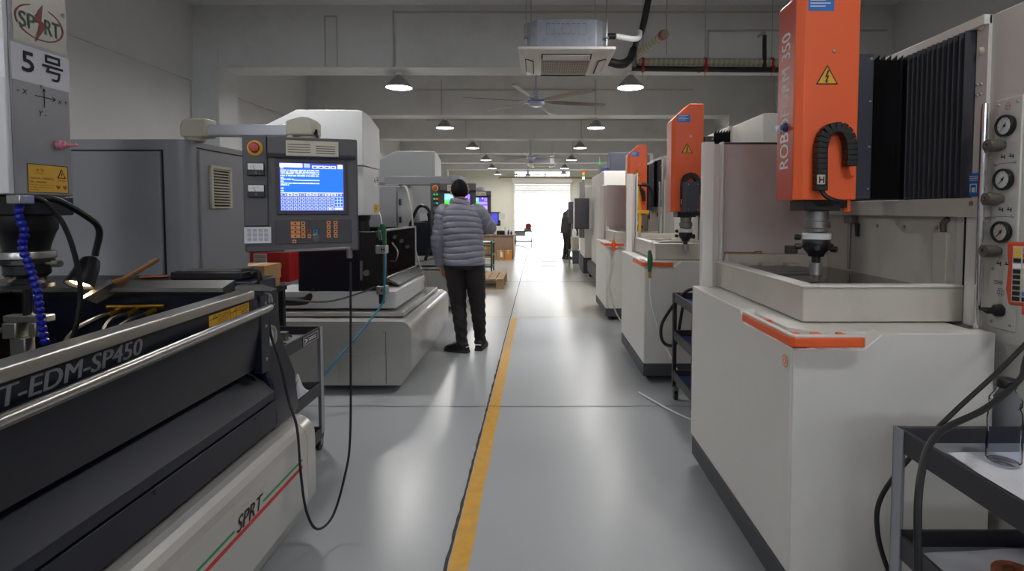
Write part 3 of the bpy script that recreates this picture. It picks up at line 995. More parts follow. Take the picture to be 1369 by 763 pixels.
# ---- operator console hanging from the arm
def console(label, ox, oy, oz, variant=0, arm_y=None, sc_=1.0):
    """screen-face point (cx, cy) in the console's own drawing units; face at y=2.45 before moving"""
    base_ = Vector((-1.08, 2.5, 1.235))
    t = thing('control_console', label, 'control panel', base_, 'hanging operator consoles', at=base_ + Vector((ox, oy, oz)))
    t.rotation_euler = (0, 0, math.radians(19 if variant == 0 else 9))
    t.scale = (.925 if variant == 0 else .97, 1, 1)

    def X(c):
        return c * .000808 - 1.3706

    def Zc(c):
        return 1.7903 - .000808 * c

    def cb(mb, x0, x1, y0, y1, d0, d1, m=0):
        return mb.box(X(x0), X(x1), 2.45 - d1, 2.45 - d0, Zc(y1), Zc(y0), m)
    body = MB()
    body.prism([(2.45, Zc(705)), (2.45, Zc(60)), (2.58, Zc(75)), (2.60, Zc(300)), (2.57, Zc(690))], 'x', X(38), X(678))
    body = body.build('housing', M['console'], t, .008)
    cb(MB(), 38, 168, 60, 560, -.002, .012).build('side_strip', M['console'], body, .004)
    MB().prism([(2.45, Zc(178)), (2.45, Zc(62)), (2.425, Zc(66)), (2.42, Zc(160)), (2.435, Zc(178))], 'x', X(172), X(672)).build('visor', M['console'], body, .005)
    bz = MB()
    for x0, x1, y0, y1 in ((215, 612, 185, 205), (215, 612, 474, 494), (215, 233, 205, 474), (594, 612, 205, 474)):
        cb(bz, x0, x1, y0, y1, -.001, .010)
    bz.build('bezel', M['console_dark'], body, .002)
    scr = MB()

    def sq(x0, x1, y0, y1, m, lv=0):
        d = .001 + .0006 * lv
        scr.add([(X(x0), 2.45 - d, Zc(y1)), (X(x1), 2.45 - d, Zc(y1)), (X(x1), 2.45 - d, Zc(y0)), (X(x0), 2.45 - d, Zc(y0))], [(0, 1, 2, 3)], m)
    mats = [M['s_blue'], M['s_white'], M['s_key'], M['s_ink'], M['s_dblue'], M['s_cyan'], M['s_green'], M['s_purple'], M['s_lilac']]
    if variant == 0:
        sq(233, 594, 205, 474, 4)
        sq(233, 360, 208, 230, 1, 1)
        sq(368, 402, 208, 230, 2, 1)
        for k in range(4):
            sq(414 + k * 35, 446 + k * 35, 218, 234, 1, 1)
            sq(420 + k * 35, 440 + k * 35, 223, 230, 3, 2)
        sq(560, 590, 210, 234, 1, 1)
        sq(236, 590, 236, 370, 0, 1)
        rr = random.Random(3)
        for y0 in (244, 254, 263, 274):
            x0 = 238
            while x0 < 450:
                wd = rr.choice((8, 12, 18, 24))
                sq(x0, min(454, x0 + wd), y0, y0 + 6, 1 if rr.random() > .25 else 2, 2)
                x0 += wd + rr.choice((3, 5))
        for y0, xe in ((294, 310), (316, 456), (326, 284)):
            x0 = 238
            while x0 < xe:
                wd = rr.choice((8, 12, 18, 24))
                sq(x0, min(xe, x0 + wd), y0, y0 + 6, 1, 2)
                x0 += wd + rr.choice((2, 4))
        for y0 in (232, 286, 306, 344, 358):
            sq(238, 254, y0, y0 + 6, 1, 2)
        sq(310, 456, 299, 304, 1, 2)
        sq(236, 590, 370, 374, 1, 2)
        for k in range(10):
            sq(238 + k * 35, 268 + k * 35, 376, 390, 1 if k % 3 else 2, 2)
            sq(245 + k * 35, 260 + k * 35, 380, 387, 3, 3)
        for r_ in range(4):
            for k in range(13):
                x0 = 238 + k * 23.2
                sq(x0, x0 + 19, 394 + r_ * 20, 410 + r_ * 20, 2, 2)
                sq(x0 + 5, x0 + 13, 399 + r_ * 20, 406 + r_ * 20, 3, 3)
        sq(540, 590, 394, 450, 1, 2)
        for k, (a, b) in enumerate(((0, 0), (1, 0), (2, 0), (0, 1), (1, 1), (2, 1), (0, 2), (1, 2), (2, 2))):
            sq(541 + a * 17, 555 + a * 17, 396 + b * 18, 411 + b * 18, 0, 3)
        sq(540, 588, 456, 468, 1, 2)
        sq(498, 530, 456, 468, 1, 2)
    else:
        sq(233, 594, 205, 474, 7)
        sq(233, 400, 205, 300, 5, 1)
        sq(233, 400, 305, 474, 6, 1)
        sq(470, 500, 210, 240, 1, 1)
        for k in range(5):
            for q_ in range(2):
                sq(520 + q_ * 36, 550 + q_ * 36, 214 + 14 * k, 224 + 14 * k, 8, 1)
        sq(404, 594, 380, 470, 8, 1)
        for k in range(4):
            sq(410, 590, 300 + k * 14, 306 + k * 14, 1 if k % 2 else 8, 1)
            sq(240, 390, 216 + k * 18, 222 + k * 18, 1, 2)
    scr.build('screen', mats, body, fix=False)
    pq = MB()
    cb(pq, 274, 568, 84, 168, .024, .0325, 0)
    for k in range(4):
        pq.add([(X(284), 2.4171, Zc(104 + k * 14 + 5)), (X(410), 2.4171, Zc(104 + k * 14 + 5)), (X(410), 2.4171, Zc(104 + k * 14)), (X(284), 2.4171, Zc(104 + k * 14))], [(0, 1, 2, 3)], 1)
        pq.add([(X(440), 2.4171, Zc(110 + k * 13 + 5)), (X(550), 2.4171, Zc(110 + k * 13 + 5)), (X(550), 2.4171, Zc(110 + k * 13)), (X(440), 2.4171, Zc(110 + k * 13))], [(0, 1, 2, 3)], 1)
    pq.build('notice_plate', [M['cream'], M['knob']], body, fix=False)
    es = MB().lathe([(.034, 0), (.034, .006), (.03, .008), (.015, .009)], (X(106), 2.438, Zc(132)), (0, -1, 0), 24, m=0).build('emergency_stop', M['yellow'], t)
    MB().lathe([(.012, .008), (.012, .018), (.021, .02), (.023, .027), (.019, .034), (.001, .036)], (X(106), 2.438, Zc(130)), (0, -1, 0), 24).build('push_button', M['red_btn'], es)
    if variant == 0:
        for y0 in (212, 330):
            mt = cb(MB(), 64, 155, y0, y0 + 70, .012, .026).build('panel_meter', M['black'], t, .003)
            d = MB()
            cb(d, 68, 150, y0 + 4, y0 + 38, .0262, .0268, 0)
            d.add([(X(104), 2.4228, Zc(y0 + 36)), (X(107), 2.4228, Zc(y0 + 36)), (X(96), 2.4228, Zc(y0 + 14)), (X(94), 2.4228, Zc(y0 + 14))], [(0, 1, 2, 3)], 1)
            for k in range(7):
                a = -.9 + k * .3
                cxx, czz = 109 + 34 * math.sin(a), y0 + 40 - 26 * math.cos(a)
                d.add([(X(cxx - 1), 2.4228, Zc(czz + 4)), (X(cxx + 1), 2.4228, Zc(czz + 4)), (X(cxx + 1), 2.4228, Zc(czz)), (X(cxx - 1), 2.4228, Zc(czz))], [(0, 1, 2, 3)], 1)
            d.build('meter_face', [M['white'], M['ink']], mt, fix=False)
            MB().lathe([(.006, 0), (.005, .003)], (X(109), 2.424, Zc(y0 + 54)), (0, -1, 0), 10).build('meter_screw', M['knob'], mt)
        sh = MB()
        cb(sh, 38, 182, 562, 652, .012, .0135, 0)
        for r_ in range(3):
            for k in range(4):
                x0 = 54 + k * 30
                for q_ in range(4):
                    yq = 574 + r_ * 24 + q_ * 5
                    sh.add([(X(x0), 2.4362, Zc(yq + 2)), (X(x0 + 22), 2.4362, Zc(yq + 2)), (X(x0 + 22), 2.4362, Zc(yq)), (X(x0), 2.4362, Zc(yq))], [(0, 1, 2, 3)], 1)
        sh.build('taped_sheet', [M['paper'], M['knob']], t, fix=False)
    else:
        for k in range(3):
            for q_ in range(2):
                bx('key', M[('led_green', 'led_red')[(k == 1 and q_ == 1)]] if (k, q_) != (2, 0) else M['blue_label'], t, X(80 + q_ * 36), X(108 + q_ * 36), 2.432, 2.44, Zc(230 + k * 60), Zc(205 + k * 60), .002)
        cb(MB(), 72, 152, 200, 480, .012, .0145).build('key_plate', M['black'], t)
        for k in range(4):
            for q_ in range(3):
                bx('key', M['post'], t, X(80 + q_ * 24), X(98 + q_ * 24), 2.432, 2.44, Zc(400 + k * 18), Zc(388 + k * 18), .001)
    kp = cb(MB(), 202, 636, 525, 660, .0, .004).build('keypad', M['console_dark'], t, .003)
    if variant == 0:
        def key(x0, x1, y0, y1, mm):
            k_ = MB()
            cb(k_, x0, x1, y0, y1, .004, .009, 0)
            xm, ym = (x0 + x1) / 2, (y0 + y1) / 2
            k_.add([(X(xm - 5), 2.4408, Zc(ym + 4)), (X(xm + 5), 2.4408, Zc(ym + 4)), (X(xm + 5), 2.4408, Zc(ym - 4)), (X(xm - 5), 2.4408, Zc(ym - 4))], [(0, 1, 2, 3)], 1)
            k_.build('key', [mm, M['ink']], kp, fix=False)
        for r_ in range(4):
            key(289, 340, 534 + r_ * 24, 554 + r_ * 24, M['orange_key'])
            key(347, 369, 534 + r_ * 24, 554 + r_ * 24, M['orange_key'])
            key(492, 514, 532 + r_ * 25, 552 + r_ * 25, M['orange_key'])
            key(532, 554, 532 + r_ * 25, 552 + r_ * 25, M['orange_key'])
        key(297, 318, 636, 656, M['orange_key'])
        key(383, 402, 582, 602, M['red_btn'])
        key(383, 402, 608, 628, M['orange_key'])
        key(415, 438, 582, 602, M['blue_label'])
        key(415, 438, 606, 628, M['led_green'])
        MB().lathe([(.018, 0), (.018, .006), (.012, .008)], (X(432), 2.446, Zc(630)), (0, -1, 0), 20).build('dial', M['console'], kp)
        text(MB(), 'SPRT', (X(405), 2.4455, Zc(552)), (.0385, 0, 0), (0, 0, .008)).build('lettering', M['green_ink'], kp, fix=False)
    else:
        for r_ in range(3):
            for q_ in range(12):
                bx('key', M['post'], kp, X(230 + q_ * 31), X(252 + q_ * 31), 2.442, 2.446, Zc(558 + r_ * 32), Zc(538 + r_ * 32), .001)
    MB().tube([(X(250), 2.44, Zc(700)), (X(260), 2.405, Zc(695)), (X(600), 2.40, Zc(685)), (X(622), 2.41, Zc(688)), (X(622), 2.45, Zc(690))], .006, 8).build('towel_bar', M['steel'], t)
    MB().cyl((X(622), 2.462, Zc(696)), (X(622), 2.462, Zc(750)), .014, n=14).build('connector', M['steel_dull'], t)
    MB().cyl((-1.14, 2.51 if variant == 0 else 2.52, Zc(66)), (-1.14, 2.665 if arm_y is None else 2.52, 1.735), .02, n=14).build('mount', M['cream'], t) if variant == 0 else MB().cyl((-1.0, 2.52, Zc(70)), (-1.0, 2.52, Zc(40)), .03, n=14).build('mount', M['cab'], t)
    return t


console('grey operator console with blue screen and orange keys hanging over the near machine', -.012, -.005, 0)


# ------------------------------------------------------------------ second machine of the left row (number 4), doors open
Bm = thing('edm_machine', 'second pale spark erosion machine with white angled head and open dark tank', 'machine', (-1.8, 4.9, 0), 'spark erosion machines on the left')
bb = MB().prism(base_profile(-.985, -2.7, .55), 'y', 4.1, 5.8).build('base', M['silver'], Bm)
for x in (-2.5, -1.2):
    for yy in (4.35, 5.6):
        cy('foot', M['black'], bb, (x, yy, 0), (x, yy, .055), .05)
ap = bx('access_panel', M['silver'], bb, -1.55, -1.30, 4.094, 4.102, .085, .30, .002)
bx('access_panel', M['silver'], bb, -2.5, -1.19, 4.097, 4.102, .07, .5, .001)
MB().box(-1.184, -1.181, 4.0985, 4.101, .06, .47).build('panel_gap', M['seam'], bb)
sw = None
for x, z in ((-1.545, .295), (-1.305, .295), (-1.545, .09), (-1.305, .09), (-1.19, .47), (-1.19, .31), (-1.19, .1), (-1.95, .47), (-1.2, .47)):
    if sw is None:
        sw = MB().lathe([(.006, 0), (.005, .003), (.001, .004)], (-1.8, 4.9, 0), (0, -1, 0), 8).build('screw', M['screw'], bb)
        o = sw
    else:
        o = sw.copy()
        C.objects.link(o)
    o.location = (x + 1.8, 4.092 - 4.9 if x > -1.6 and z < .4 and x < -1.25 else 4.096 - 4.9, z)
bx('way_cover', M['silver'], Bm, -2.3, -1.08, 4.25, 5.68, .56, .592, .004)
bx('saddle', M['pale'], Bm, -2.2, -1.158, 4.32, 5.4, .612, .75, .004)
bx('saddle_foot', M['plinth'], Bm, -2.1, -1.25, 4.4, 5.3, .59, .615)
tk = MB()
tk.box(-1.95, -1.3, 4.55, 5.65, .752, .785)
tk.box(-1.95, -1.90, 4.38, 5.65, .785, 1.235)
tk.box(-1.95, -1.3, 5.6, 5.65, .785, 1.235)
tk = tk.build('tank', M['tank_in'], Bm)
bx('front_panel', M['navy'], tk, -1.96, -1.46, 4.34, 4.38, .752, 1.235, .004)
bx('corner_panel', M['black'], tk, -1.455, -1.3, 4.345, 4.38, .752, 1.235, .004)
bx('corner_cover', M['navy'], tk, -1.335, -1.297, 4.38, 4.56, .752, 1.235, .004)
bx('rim', M['steel_dull'], tk, -1.325, -1.295, 4.56, 5.66, .79, .83, .003)
bx('rim', M['steel_dull'], tk, -1.325, -1.295, 5.61, 5.66, .83, 1.24, .003)
bx('rim', M['steel_dull'], tk, -1.325, -1.295, 4.38, 5.66, 1.23, 1.245, .003)
MB().prism([(-1.29, .80), (-1.20, .76), (-1.20, .775), (-1.29, .82)], 'y', 4.58, 5.6).build('drip_tray', M['steel_dull'], tk)
for x, z in ((-1.50, 1.13), (-1.43, 1.09), (-1.37, 1.03)):
    cy('fitting', M['steel'], tk, (x, 5.6, z), (x, 5.56, z), .02, n=12)
tb('drain_hose', M['cream'], tk, [(-1.55, 5.58, .88), (-1.45, 5.4, .9), (-1.40, 5.3, 1.0), (-1.48, 5.4, 1.08)], .008)
cy('door_latch', M['steel'], tk, (-1.40, 4.345, .9), (-1.40, 4.325, .9), .025, n=14)
bx('latch_bracket', M['steel_dull'], tk, -1.45, -1.43, 4.32, 4.345, .84, 1.0)
MB().tube([(-2.35, 4.33, .67), (-1.95, 4.33, .67), (-1.87, 4.34, .70), (-1.84, 4.37, .76)], .035, 14, sm=5).build('drain_pipe', M['rubber'], Bm)
MB().tube([(-2.05, 4.3, .69), (-1.7, 4.25, .68), (-1.45, 4.3, .74), (-1.33, 4.33, .79)], .008, 6, sm=5).build('supply_hose', M['knob'], Bm)
col = bx('column', M['cab'], Bm, -2.65, -1.99, 4.75, 5.6, .55, 1.84, .01)
up = MB().loft([[(-2.67, yy, 1.82), (-1.6, yy, 1.82), (-1.6, yy, zt), (-1.64, yy, zt + .01), (-2.2, yy, zt + .012), (-2.67, yy, zt - .22)] for yy, zt in ((4.9, 2.31), (5.1, 2.305), (5.42, 2.22))], smooth=False).build('head_cover', M['pale'], Bm, .004)
lowr = MB().prism([(-2.45, 4.92), (-1.78, 4.92), (-1.6, 4.925), (-1.6, 5.39), (-2.45, 5.39)], 'z', 1.365, 1.812).build('head', M['pale'], Bm, .004)
pl = MB()
pl.box(-1.6, -1.598, 5.2, 5.38, 1.64, 1.75, 0)
text(pl, '4 号', (-1.5975, 5.21, 1.66), (0, .16, 0), (0, 0, .08), m=1, bold=.02)
pl.build('number_plate', [M['white'], M['ink']], lowr, fix=False)
pl = MB()
pl.box(-1.6, -1.598, 5.21, 5.37, 1.385, 1.47, 0)
for k in range(3):
    pl.box(-1.5985, -1.5975, 5.23, 5.31 - k * .01, 1.44 - k * .015, 1.445 - k * .015, 1)
pl.build('danger_label', [M['yellow'], M['ink']], lowr, fix=False)
MB().lathe([(.082, 1.365), (.082, 1.33), (.068, 1.31), (.068, 1.2), (.03, 1.18), (.03, 1.02)], (-1.70, 5.15, 0), n=24).build('spindle', M['black'], Bm)
Cm = copy_tree(Bm)
Cm.location.y += 3.4
Cm['label'] = 'third pale spark erosion machine behind the man in the grey jacket'
Dm = copy_tree(Bm)
Dm.location.y += 6.85
Dm.location.x -= .75
Dm['label'] = 'farthest left machine hidden behind the two screens'

for m_ in (Cm, Dm):
    for ch in m_.children_recursive:
        if ch.name.startswith('number_plate'):
            bpy.data.objects.remove(ch)
            break

# air gun hanging on a post clipped to the open tank
t = thing('air_gun', 'green air gun with clear nozzle and teal hose clipped before the open tank', 'air gun', (-1.26, 4.28, .66))
bx('post', M['black_matte'], t, -1.28, -1.245, 4.26, 4.30, .66, 1.17, .003)
for z in (1.065, .74):
    c_ = bx('clamp', M['steel'], t, -1.295, -1.215, 4.235, 4.325, z, z + .065, .004)
    text(MB(), 'H', (-1.25, 4.2345, z + .018), (.025, 0, 0), (0, 0, .03), bold=.1).build('mark', M['ink'], c_, fix=False)
gunb = MB().tube([(-1.235, 4.27, 1.12), (-1.235, 4.27, 1.2), (-1.24, 4.27, 1.26), (-1.25, 4.27, 1.30)], [.014, .016, .022, .018], 10).build('gun_body', M['green_gun'], t)
MB().tube([(-1.25, 4.27, 1.29), (-1.285, 4.27, 1.24), (-1.285, 4.27, 1.19)], .007, 8, sm=4).build('trigger', M['green_gun'], gunb)
MB().cyl((-1.275, 4.262, 1.155), (-1.275, 4.262, 1.22), .018, .014, 12).build('nozzle_cup', M['clear'], t)
MB().tube([(-1.25, 4.27, 1.3), (-1.265, 4.29, 1.36), (-1.29, 4.33, 1.40)], .004, 6, sm=4).build('spring_cord', M['white'], t)
tb('hose', M['cyan'], t, [(-1.232, 4.265, 1.12), (-1.222, 4.235, 1.0), (-1.225, 4.225, .8), (-1.25, 4.225, .66), (-1.34, 4.0, .5), (-1.45, 3.75, .33), (-1.58, 3.6, .15), (-1.72, 3.55, .03), (-1.85, 3.45, .012), (-2.0, 3.3, .012)], .0075, 7)

# second control cabinet, its arm and console
cb2 = thing('control_cabinet', 'grey cabinet with two black latches behind the second machine', 'cabinet', (-2.1, 6.5, 0))
bx('body', M['cab'], cb2, -2.6, -1.64, 6.15, 7.0, .05, 1.69, .012)
bx('plinth', M['plinth'], cb2, -2.58, -1.68, 6.2, 6.95, 0, .05)
dd = bx('door', M['cab'], cb2, -1.642, -1.628, 6.2, 6.96, .12, 1.63, .003)
for z in (1.26, 1.47):
    bx('latch', M['black'], dd, -1.63, -1.612, 6.26, 6.33, z, z + .075, .006)
ar = MB().box(-1.9, -.90, 6.62, 6.76, 1.72, 1.83).build('support_arm', M['cab'], cb2, .01)
bx('arm_post', M['cab'], ar, -1.9, -1.72, 6.6, 6.78, 1.685, 1.73, .006)
bx('hanger', M['cab'], ar, -1.0, -.9, 6.1, 6.62, 1.74, 1.81, .01)
tb('cable', M['cream'], cb2, [(-1.72, 6.6, 1.69), (-1.5, 6.1, 1.66), (-1.42, 6.0, 1.35), (-1.38, 5.95, 1.0), (-1.3, 5.9, .75), (-1.25, 5.95, .5), (-1.3, 6.0, .1), (-1.35, 6.1, .012)], .011)
tb('cable', M['rubber'], cb2, [(-1.63, 6.75, 1.2), (-1.5, 6.7, 1.45), (-1.35, 6.6, 1.40), (-1.3, 6.5, 1.1), (-1.4, 6.6, .8)], .02)
console('grey operator console with green and purple screens in front of the man', .125, 3.52, -.03, 1)
console('farther operator console with a purple screen, right of the man', -.01, 6.95, .01, 1)
cb3 = thing('control_cabinet', 'far grey cabinet carrying the farther purple screen', 'cabinet', (-2.1, 9.9, 0))
bx('body', M['cab'], cb3, -2.7, -1.75, 9.75, 10.4, .05, 1.69, .012)
bx('plinth', M['plinth'], cb3, -2.68, -1.78, 9.8, 10.35, 0, .05)
bx('support_arm', M['cab'], cb3, -1.9, -1.0, 9.86, 9.96, 1.69, 1.83, .01)
bx('hanger', M['cab'], cb3, -1.10, -1.0, 9.55, 9.86, 1.77, 1.83, .01)

# ------------------------------------------------------------------ bits between the two machines
def trolley(label, x0, x1, y0, y1, zs, name='tool_trolley', posts=None, trim=None, ph=None):
    t = thing(name, label, 'trolley', ((x0 + x1) / 2, (y0 + y1) / 2, 0))
    top = max(zs)
    for k, z in enumerate(zs):
        tr_ = MB().box(x0 + .01, x1 - .01, y0 + .01, y1 - .01, z - .055, z - .045).build('tray', trim or M['tray'], t)
        e = M['tray']
        bx('tray_rim', e, tr_, x0, x0 + .012, y0, y1, z - .065, z, .002)
        bx('tray_rim', e, tr_, x1 - .012, x1, y0, y1, z - .065, z, .002)
        bx('tray_rim', e, tr_, x0, x1, y0, y0 + .012, z - .065, z, .002)
        bx('tray_rim', e, tr_, x0, x1, y1 - .012, y1, z - .065, z, .002)
    for x in (x0, x1):
        for yy in (y0, y1):
            sx_ = 1 if x == x1 else -1
            sy_ = 1 if yy == y1 else -1
            m_ = MB().box(x, x + sx_ * .004, yy - sy_ * .035, yy + sy_ * .002, .1, top).box(x - sx_ * .03, x + sx_ * .004, yy, yy + sy_ * .004, .1, top)
            po = m_.build('post', posts or M['post'], t)
            xx, y2 = x - sx_ * .02, yy - sy_ * .02
            cs = MB().box(xx - .018, xx + .018, y2 - .03, y2 + .03, .075, .1).box(xx - .018, xx - .014, y2 - .02, y2 + .02, .03, .08).box(xx + .014, xx + .018, y2 - .02, y2 + .02, .03, .08).build('caster', M['steel_dull'], t)
            cy('wheel', M['rubber'], cs, (xx - .011, y2, .035), (xx + .011, y2, .035), .035, n=16)
    return t


tr1 = trolley('black three tier trolley with copper scraps between the first two machines', -1.66, -1.275, 2.42, 3.12, (.73, .40, .13), trim=M['shelf_grey'])  # tray bottoms lightened in colour to lift their shaded inside
bd = bx('badge', M['tray'], tr1, -1.275, -1.272, 2.86, 3.06, .672, .722, .001)
bb_ = MB()
for a0, a1, b0, b1 in ((2.865, 3.055, .717, .719), (2.865, 3.055, .675, .677), (2.865, 2.868, .675, .719), (3.052, 3.055, .675, .719)):
    bb_.box(-1.272, -1.2712, a0, a1, b0, b1)
text(bb_, '>', (-1.2710, 2.88, .685), (0, .035, 0), (0, 0, .024), bold=.1)
for k in range(2):
    bb_.box(-1.272, -1.2712, 2.93, 3.03, .70 - .01 * k, .704 - .01 * k)
bb_.build('badge_print', M['white'], bd, fix=False)
rr = random.Random(5)
scrap = MB()
for k in range(60):
    p = Vector((rr.uniform(-1.62, -1.32), rr.uniform(2.55, 3.0), .69 + rr.uniform(0, .012)))
    a = rr.uniform(0, PI)
    d = Vector((math.cos(a), math.sin(a), rr.uniform(-.1, .1)))
    scrap.cyl(p - d * rr.uniform(.01, .04), p + d * rr.uniform(.01, .04), .005, n=6)
o = scrap.build('copper_scraps', M['copper'])
tag(o, 'loose copper electrode scraps in the top tray of the three tier trolley', 'scraps', kind='stuff')


def cloth(name, c, r, h, mt, seed, nx=22):
    rr = random.Random(seed)
    hs = [(rr.uniform(-1, 1), rr.uniform(-1, 1), rr.uniform(.15, .5), rr.uniform(.4, 1)) for _ in range(9)]
    mb = MB()
    v = []
    for i in range(nx + 1):
        for j in range(nx + 1):
            u, w_ = i / nx * 2 - 1, j / nx * 2 - 1
            z = 0
            for a, b, s_, g in hs:
                z = max(z, g * math.exp(-((u - a) ** 2 + (w_ - b) ** 2) / (2 * s_ * s_)))
            e = max(0, 1 - max(abs(u), abs(w_)) ** 3)
            z = h * (z * e) + .004 * math.sin(9 * u + 5 * w_ + seed) * e + .006
            k = .9 + .1 * math.sin(5 * u + 7 * w_ + seed)
            v.append((c[0] + u * r[0] * k, c[1] + w_ * r[1] * k, c[2] + z))
    fs = []
    for i in range(nx):
        for j in range(nx):
            a = i * (nx + 1) + j
            fs.append((a, a + nx + 1, a + nx + 2, a + 1))
    n0 = len(v)
    v += [(x, y, max(c[2] + .001, z - .003)) for x, y, z in v]
    fs += [tuple(n0 + i for i in reversed(f)) for f in fs]
    mb.add(v, fs)
    return mb.build(name, mt)


tag(cloth('plastic_bag', (-1.38, 2.62, .676), (.08, .12), .05, M['paper'], 3), 'crumpled pale plastic bag in the top tray of the three tier trolley', 'bag')
tag(cloth('white_rag', (-1.355, 2.96, .347), (.065, .14), .17, M['paper'], 8), 'crumpled white cloth on the middle shelf of the three tier trolley', 'cloth')
t = tag(MB().box(-1.45, -1.41, 2.95, 2.99, .686, .73).lathe([(.013, 0), (.013, .002)], (-1.43, 2.949, .708), (0, -1, 0), 12).build('steel_block', M['steel_dull'], None, .003), 'small drilled steel block in the trolley top tray', 'block')

# black stand, cardboard boxes and the red box behind the console
t = thing('stand', 'black steel stand carrying cardboard boxes behind the console', 'stand', (-1.95, 3.6, 0))
bx('top', M['black_matte'], t, -2.2, -1.72, 3.35, 3.64, .87, .9, .003)
for x in (-2.18, -1.76):
    for yy in (3.38, 3.59):
        bx('leg', M['black_matte'], t, x, x + .035, yy, yy + .035, 0, .87)
bx('shelf', M['black_matte'], t, -2.18, -1.73, 3.38, 3.62, .5, .52)


def carton(label, x0, x1, y0, y1, z0, z1, mt=None, tape=True, sheet=False, grp=None):
    t = thing('cardboard_box', label, 'box', ((x0 + x1) / 2, (y0 + y1) / 2, z0), grp)
    bx('carton', mt or M['card'], t, x0, x1, y0, y1, z0, z1, .002)
    m = (x0 + x1) / 2
    MB().box(m - .02, m + .02, y0 - .0008, y0, z0 + (z1 - z0) * .6, z1).box(m - .02, m + .02, y0, y1, z1, z1 + .0008).build('packing_tape', M['cream'], t)
    if sheet:
        bx('label_sheet', M['white'], t, x0 + (x1 - x0) * .45, x0 + (x1 - x0) * .75, y0 - .001, y0, z0 + (z1 - z0) * .3, z0 + (z1 - z0) * .85, 0)
    return t


carton('lower cardboard box on the black stand', -1.93, -1.76, 3.4, 3.62, .9, .955)
carton('upper cardboard box with white label stacked on the black stand', -1.95, -1.75, 3.4, 3.62, .957, 1.055, sheet=True)
t = thing('red_box', 'red metal box with a white notice behind the cardboard boxes', 'box', (-2.05, 3.9, .9))
bx('mount_post', M['cab'], t, -1.95, -1.86, 3.8, 3.9, 0, .9)
bx('body', M['red'], t, -2.05, -1.765, 3.78, 3.93, .9, 1.115, .006)
nb = MB().box(-2.02, -1.925, 3.778, 3.7801, 1.01, 1.105, 0)
for k in range(5):
    nb.box(-2.01, -1.935, 3.7773, 3.7779, 1.085 - k * .014, 1.089 - k * .014, 1)
text(nb, '↑ ⚡ !', (-2.14, 3.777, 1.0), (.08, 0, 0), (0, 0, .018), m=1) if False else None
nb.build('notice', [M['cream'], M['ink']], t, fix=False)
bx('latch', M['screw'], t, -1.84, -1.82, 3.772, 3.782, 1.0, 1.03)

# ------------------------------------------------------------------ far end of the left side
t = thing('pallet', 'wooden pallet on the floor beyond the man', 'pallet', (-1.1, 10.1, 0))
for k in range(3):
    yb = 9.5 + k * .53
    for q_ in range(3):
        bx('block', M['pallet'], t, -1.58 + q_ * .41, -1.58 + q_ * .41 + .13, yb, yb + .1, .025, .14, .004)
    bx('skid', M['pallet'], t, -1.58, -.63, yb, yb + .1, 0, .024, .003)
    bx('stringer', M['pallet'], t, -1.58, -.63, yb, yb + .1, .141, .163, .003)
for k in range(7):
    x = -1.58 + k * .138
    bx('plank', M['pallet'], t, x, x + .12, 9.48, 10.68, .164 + .002 * (k % 2), .188 + .002 * (k % 2), .003)
t = thing('rack_trolley', 'green steel rack trolley beyond the pallet', 'trolley', (-1.2, 12.3, 0))
for x in (-1.36, -1.08):
    for yy in (12.0, 12.55):
        bx('post', M['green_paint'], t, x, x + .04, yy, yy + .04, .08, .72)
        cy('wheel', M['rubber'], t, (x + .005, yy + .02, .04), (x + .035, yy + .02, .04), .04, n=14)
for z in (.12, .38, .66):
    bx('shelf', M['green_paint'], t, -1.36, -1.04, 12.0, 12.59, z, z + .03)
carton('cardboard box on the middle shelf of the green rack', -1.3, -1.1, 12.08, 12.4, .41, .6)
bx('sheet', M['white'], t, -1.32, -1.06, 12.02, 12.3, .6905, .70, 0)
dk = thing('desk', 'wood fronted desk against the far left wall', 'desk', (-1.6, 15.9, 0))
bx('desktop', M['desk'], dk, -2.6, -.70, 15.5, 16.4, .665, .70, .004)
bx('front_panel', M['desk'], dk, -2.55, -.76, 15.55, 15.58, .02, .665)
bx('side_panel', M['desk'], dk, -.775, -.735, 15.55, 16.35, 0, .665)
bx('side_panel', M['desk'], dk, -2.57, -2.53, 15.55, 16.35, 0, .665)
carton('leftmost small cardboard box on the floor before the desk', -1.33, -1.2, 15.2, 15.48, 0, .2)
carton('middle cardboard box with white label on the floor before the desk', -1.19, -.97, 15.18, 15.48, 0, .26, sheet=True)
carton('orange cardboard box at the end of the row before the desk', -.96, -.77, 15.2, 15.48, 0, .26, M['card_o'])
t = thing('monitor', 'dark monitor with a paper sheet taped on its side, on the desk', 'monitor', (-1.35, 15.75, .7))
bx('stand', M['black'], t, -1.45, -1.25, 15.7, 15.85, .7, .715)
bx('neck', M['black'], t, -1.37, -1.33, 15.78, 15.81, .715, 1.0)
bx('screen_shell', M['black'], t, -1.62, -1.12, 15.74, 15.79, .95, 1.36, .008)
bx('screen', M['s_dblue'], t, -1.58, -1.2, 15.737, 15.741, 1.0, 1.32, 0)
bx('sheet', M['white'], t, -1.17, -.99, 15.733, 15.737, 1.12, 1.33, 0)
t = thing('printer', 'black office printer on the desk', 'printer', (-1.5, 15.8, .7))
bx('body', M['black'], t, -1.95, -1.5, 15.6, 15.95, .7, .93, .02)
bx('paper_tray', M['black_matte'], t, -1.9, -1.55, 15.55, 15.62, .74, .76)
bx('tool_case', M['black'], None, -1.22, -.99, 15.56, 15.72, .702, .82, .01)
tag(bpy.data.objects['tool_case'], 'black case at the front of the desk', 'case')
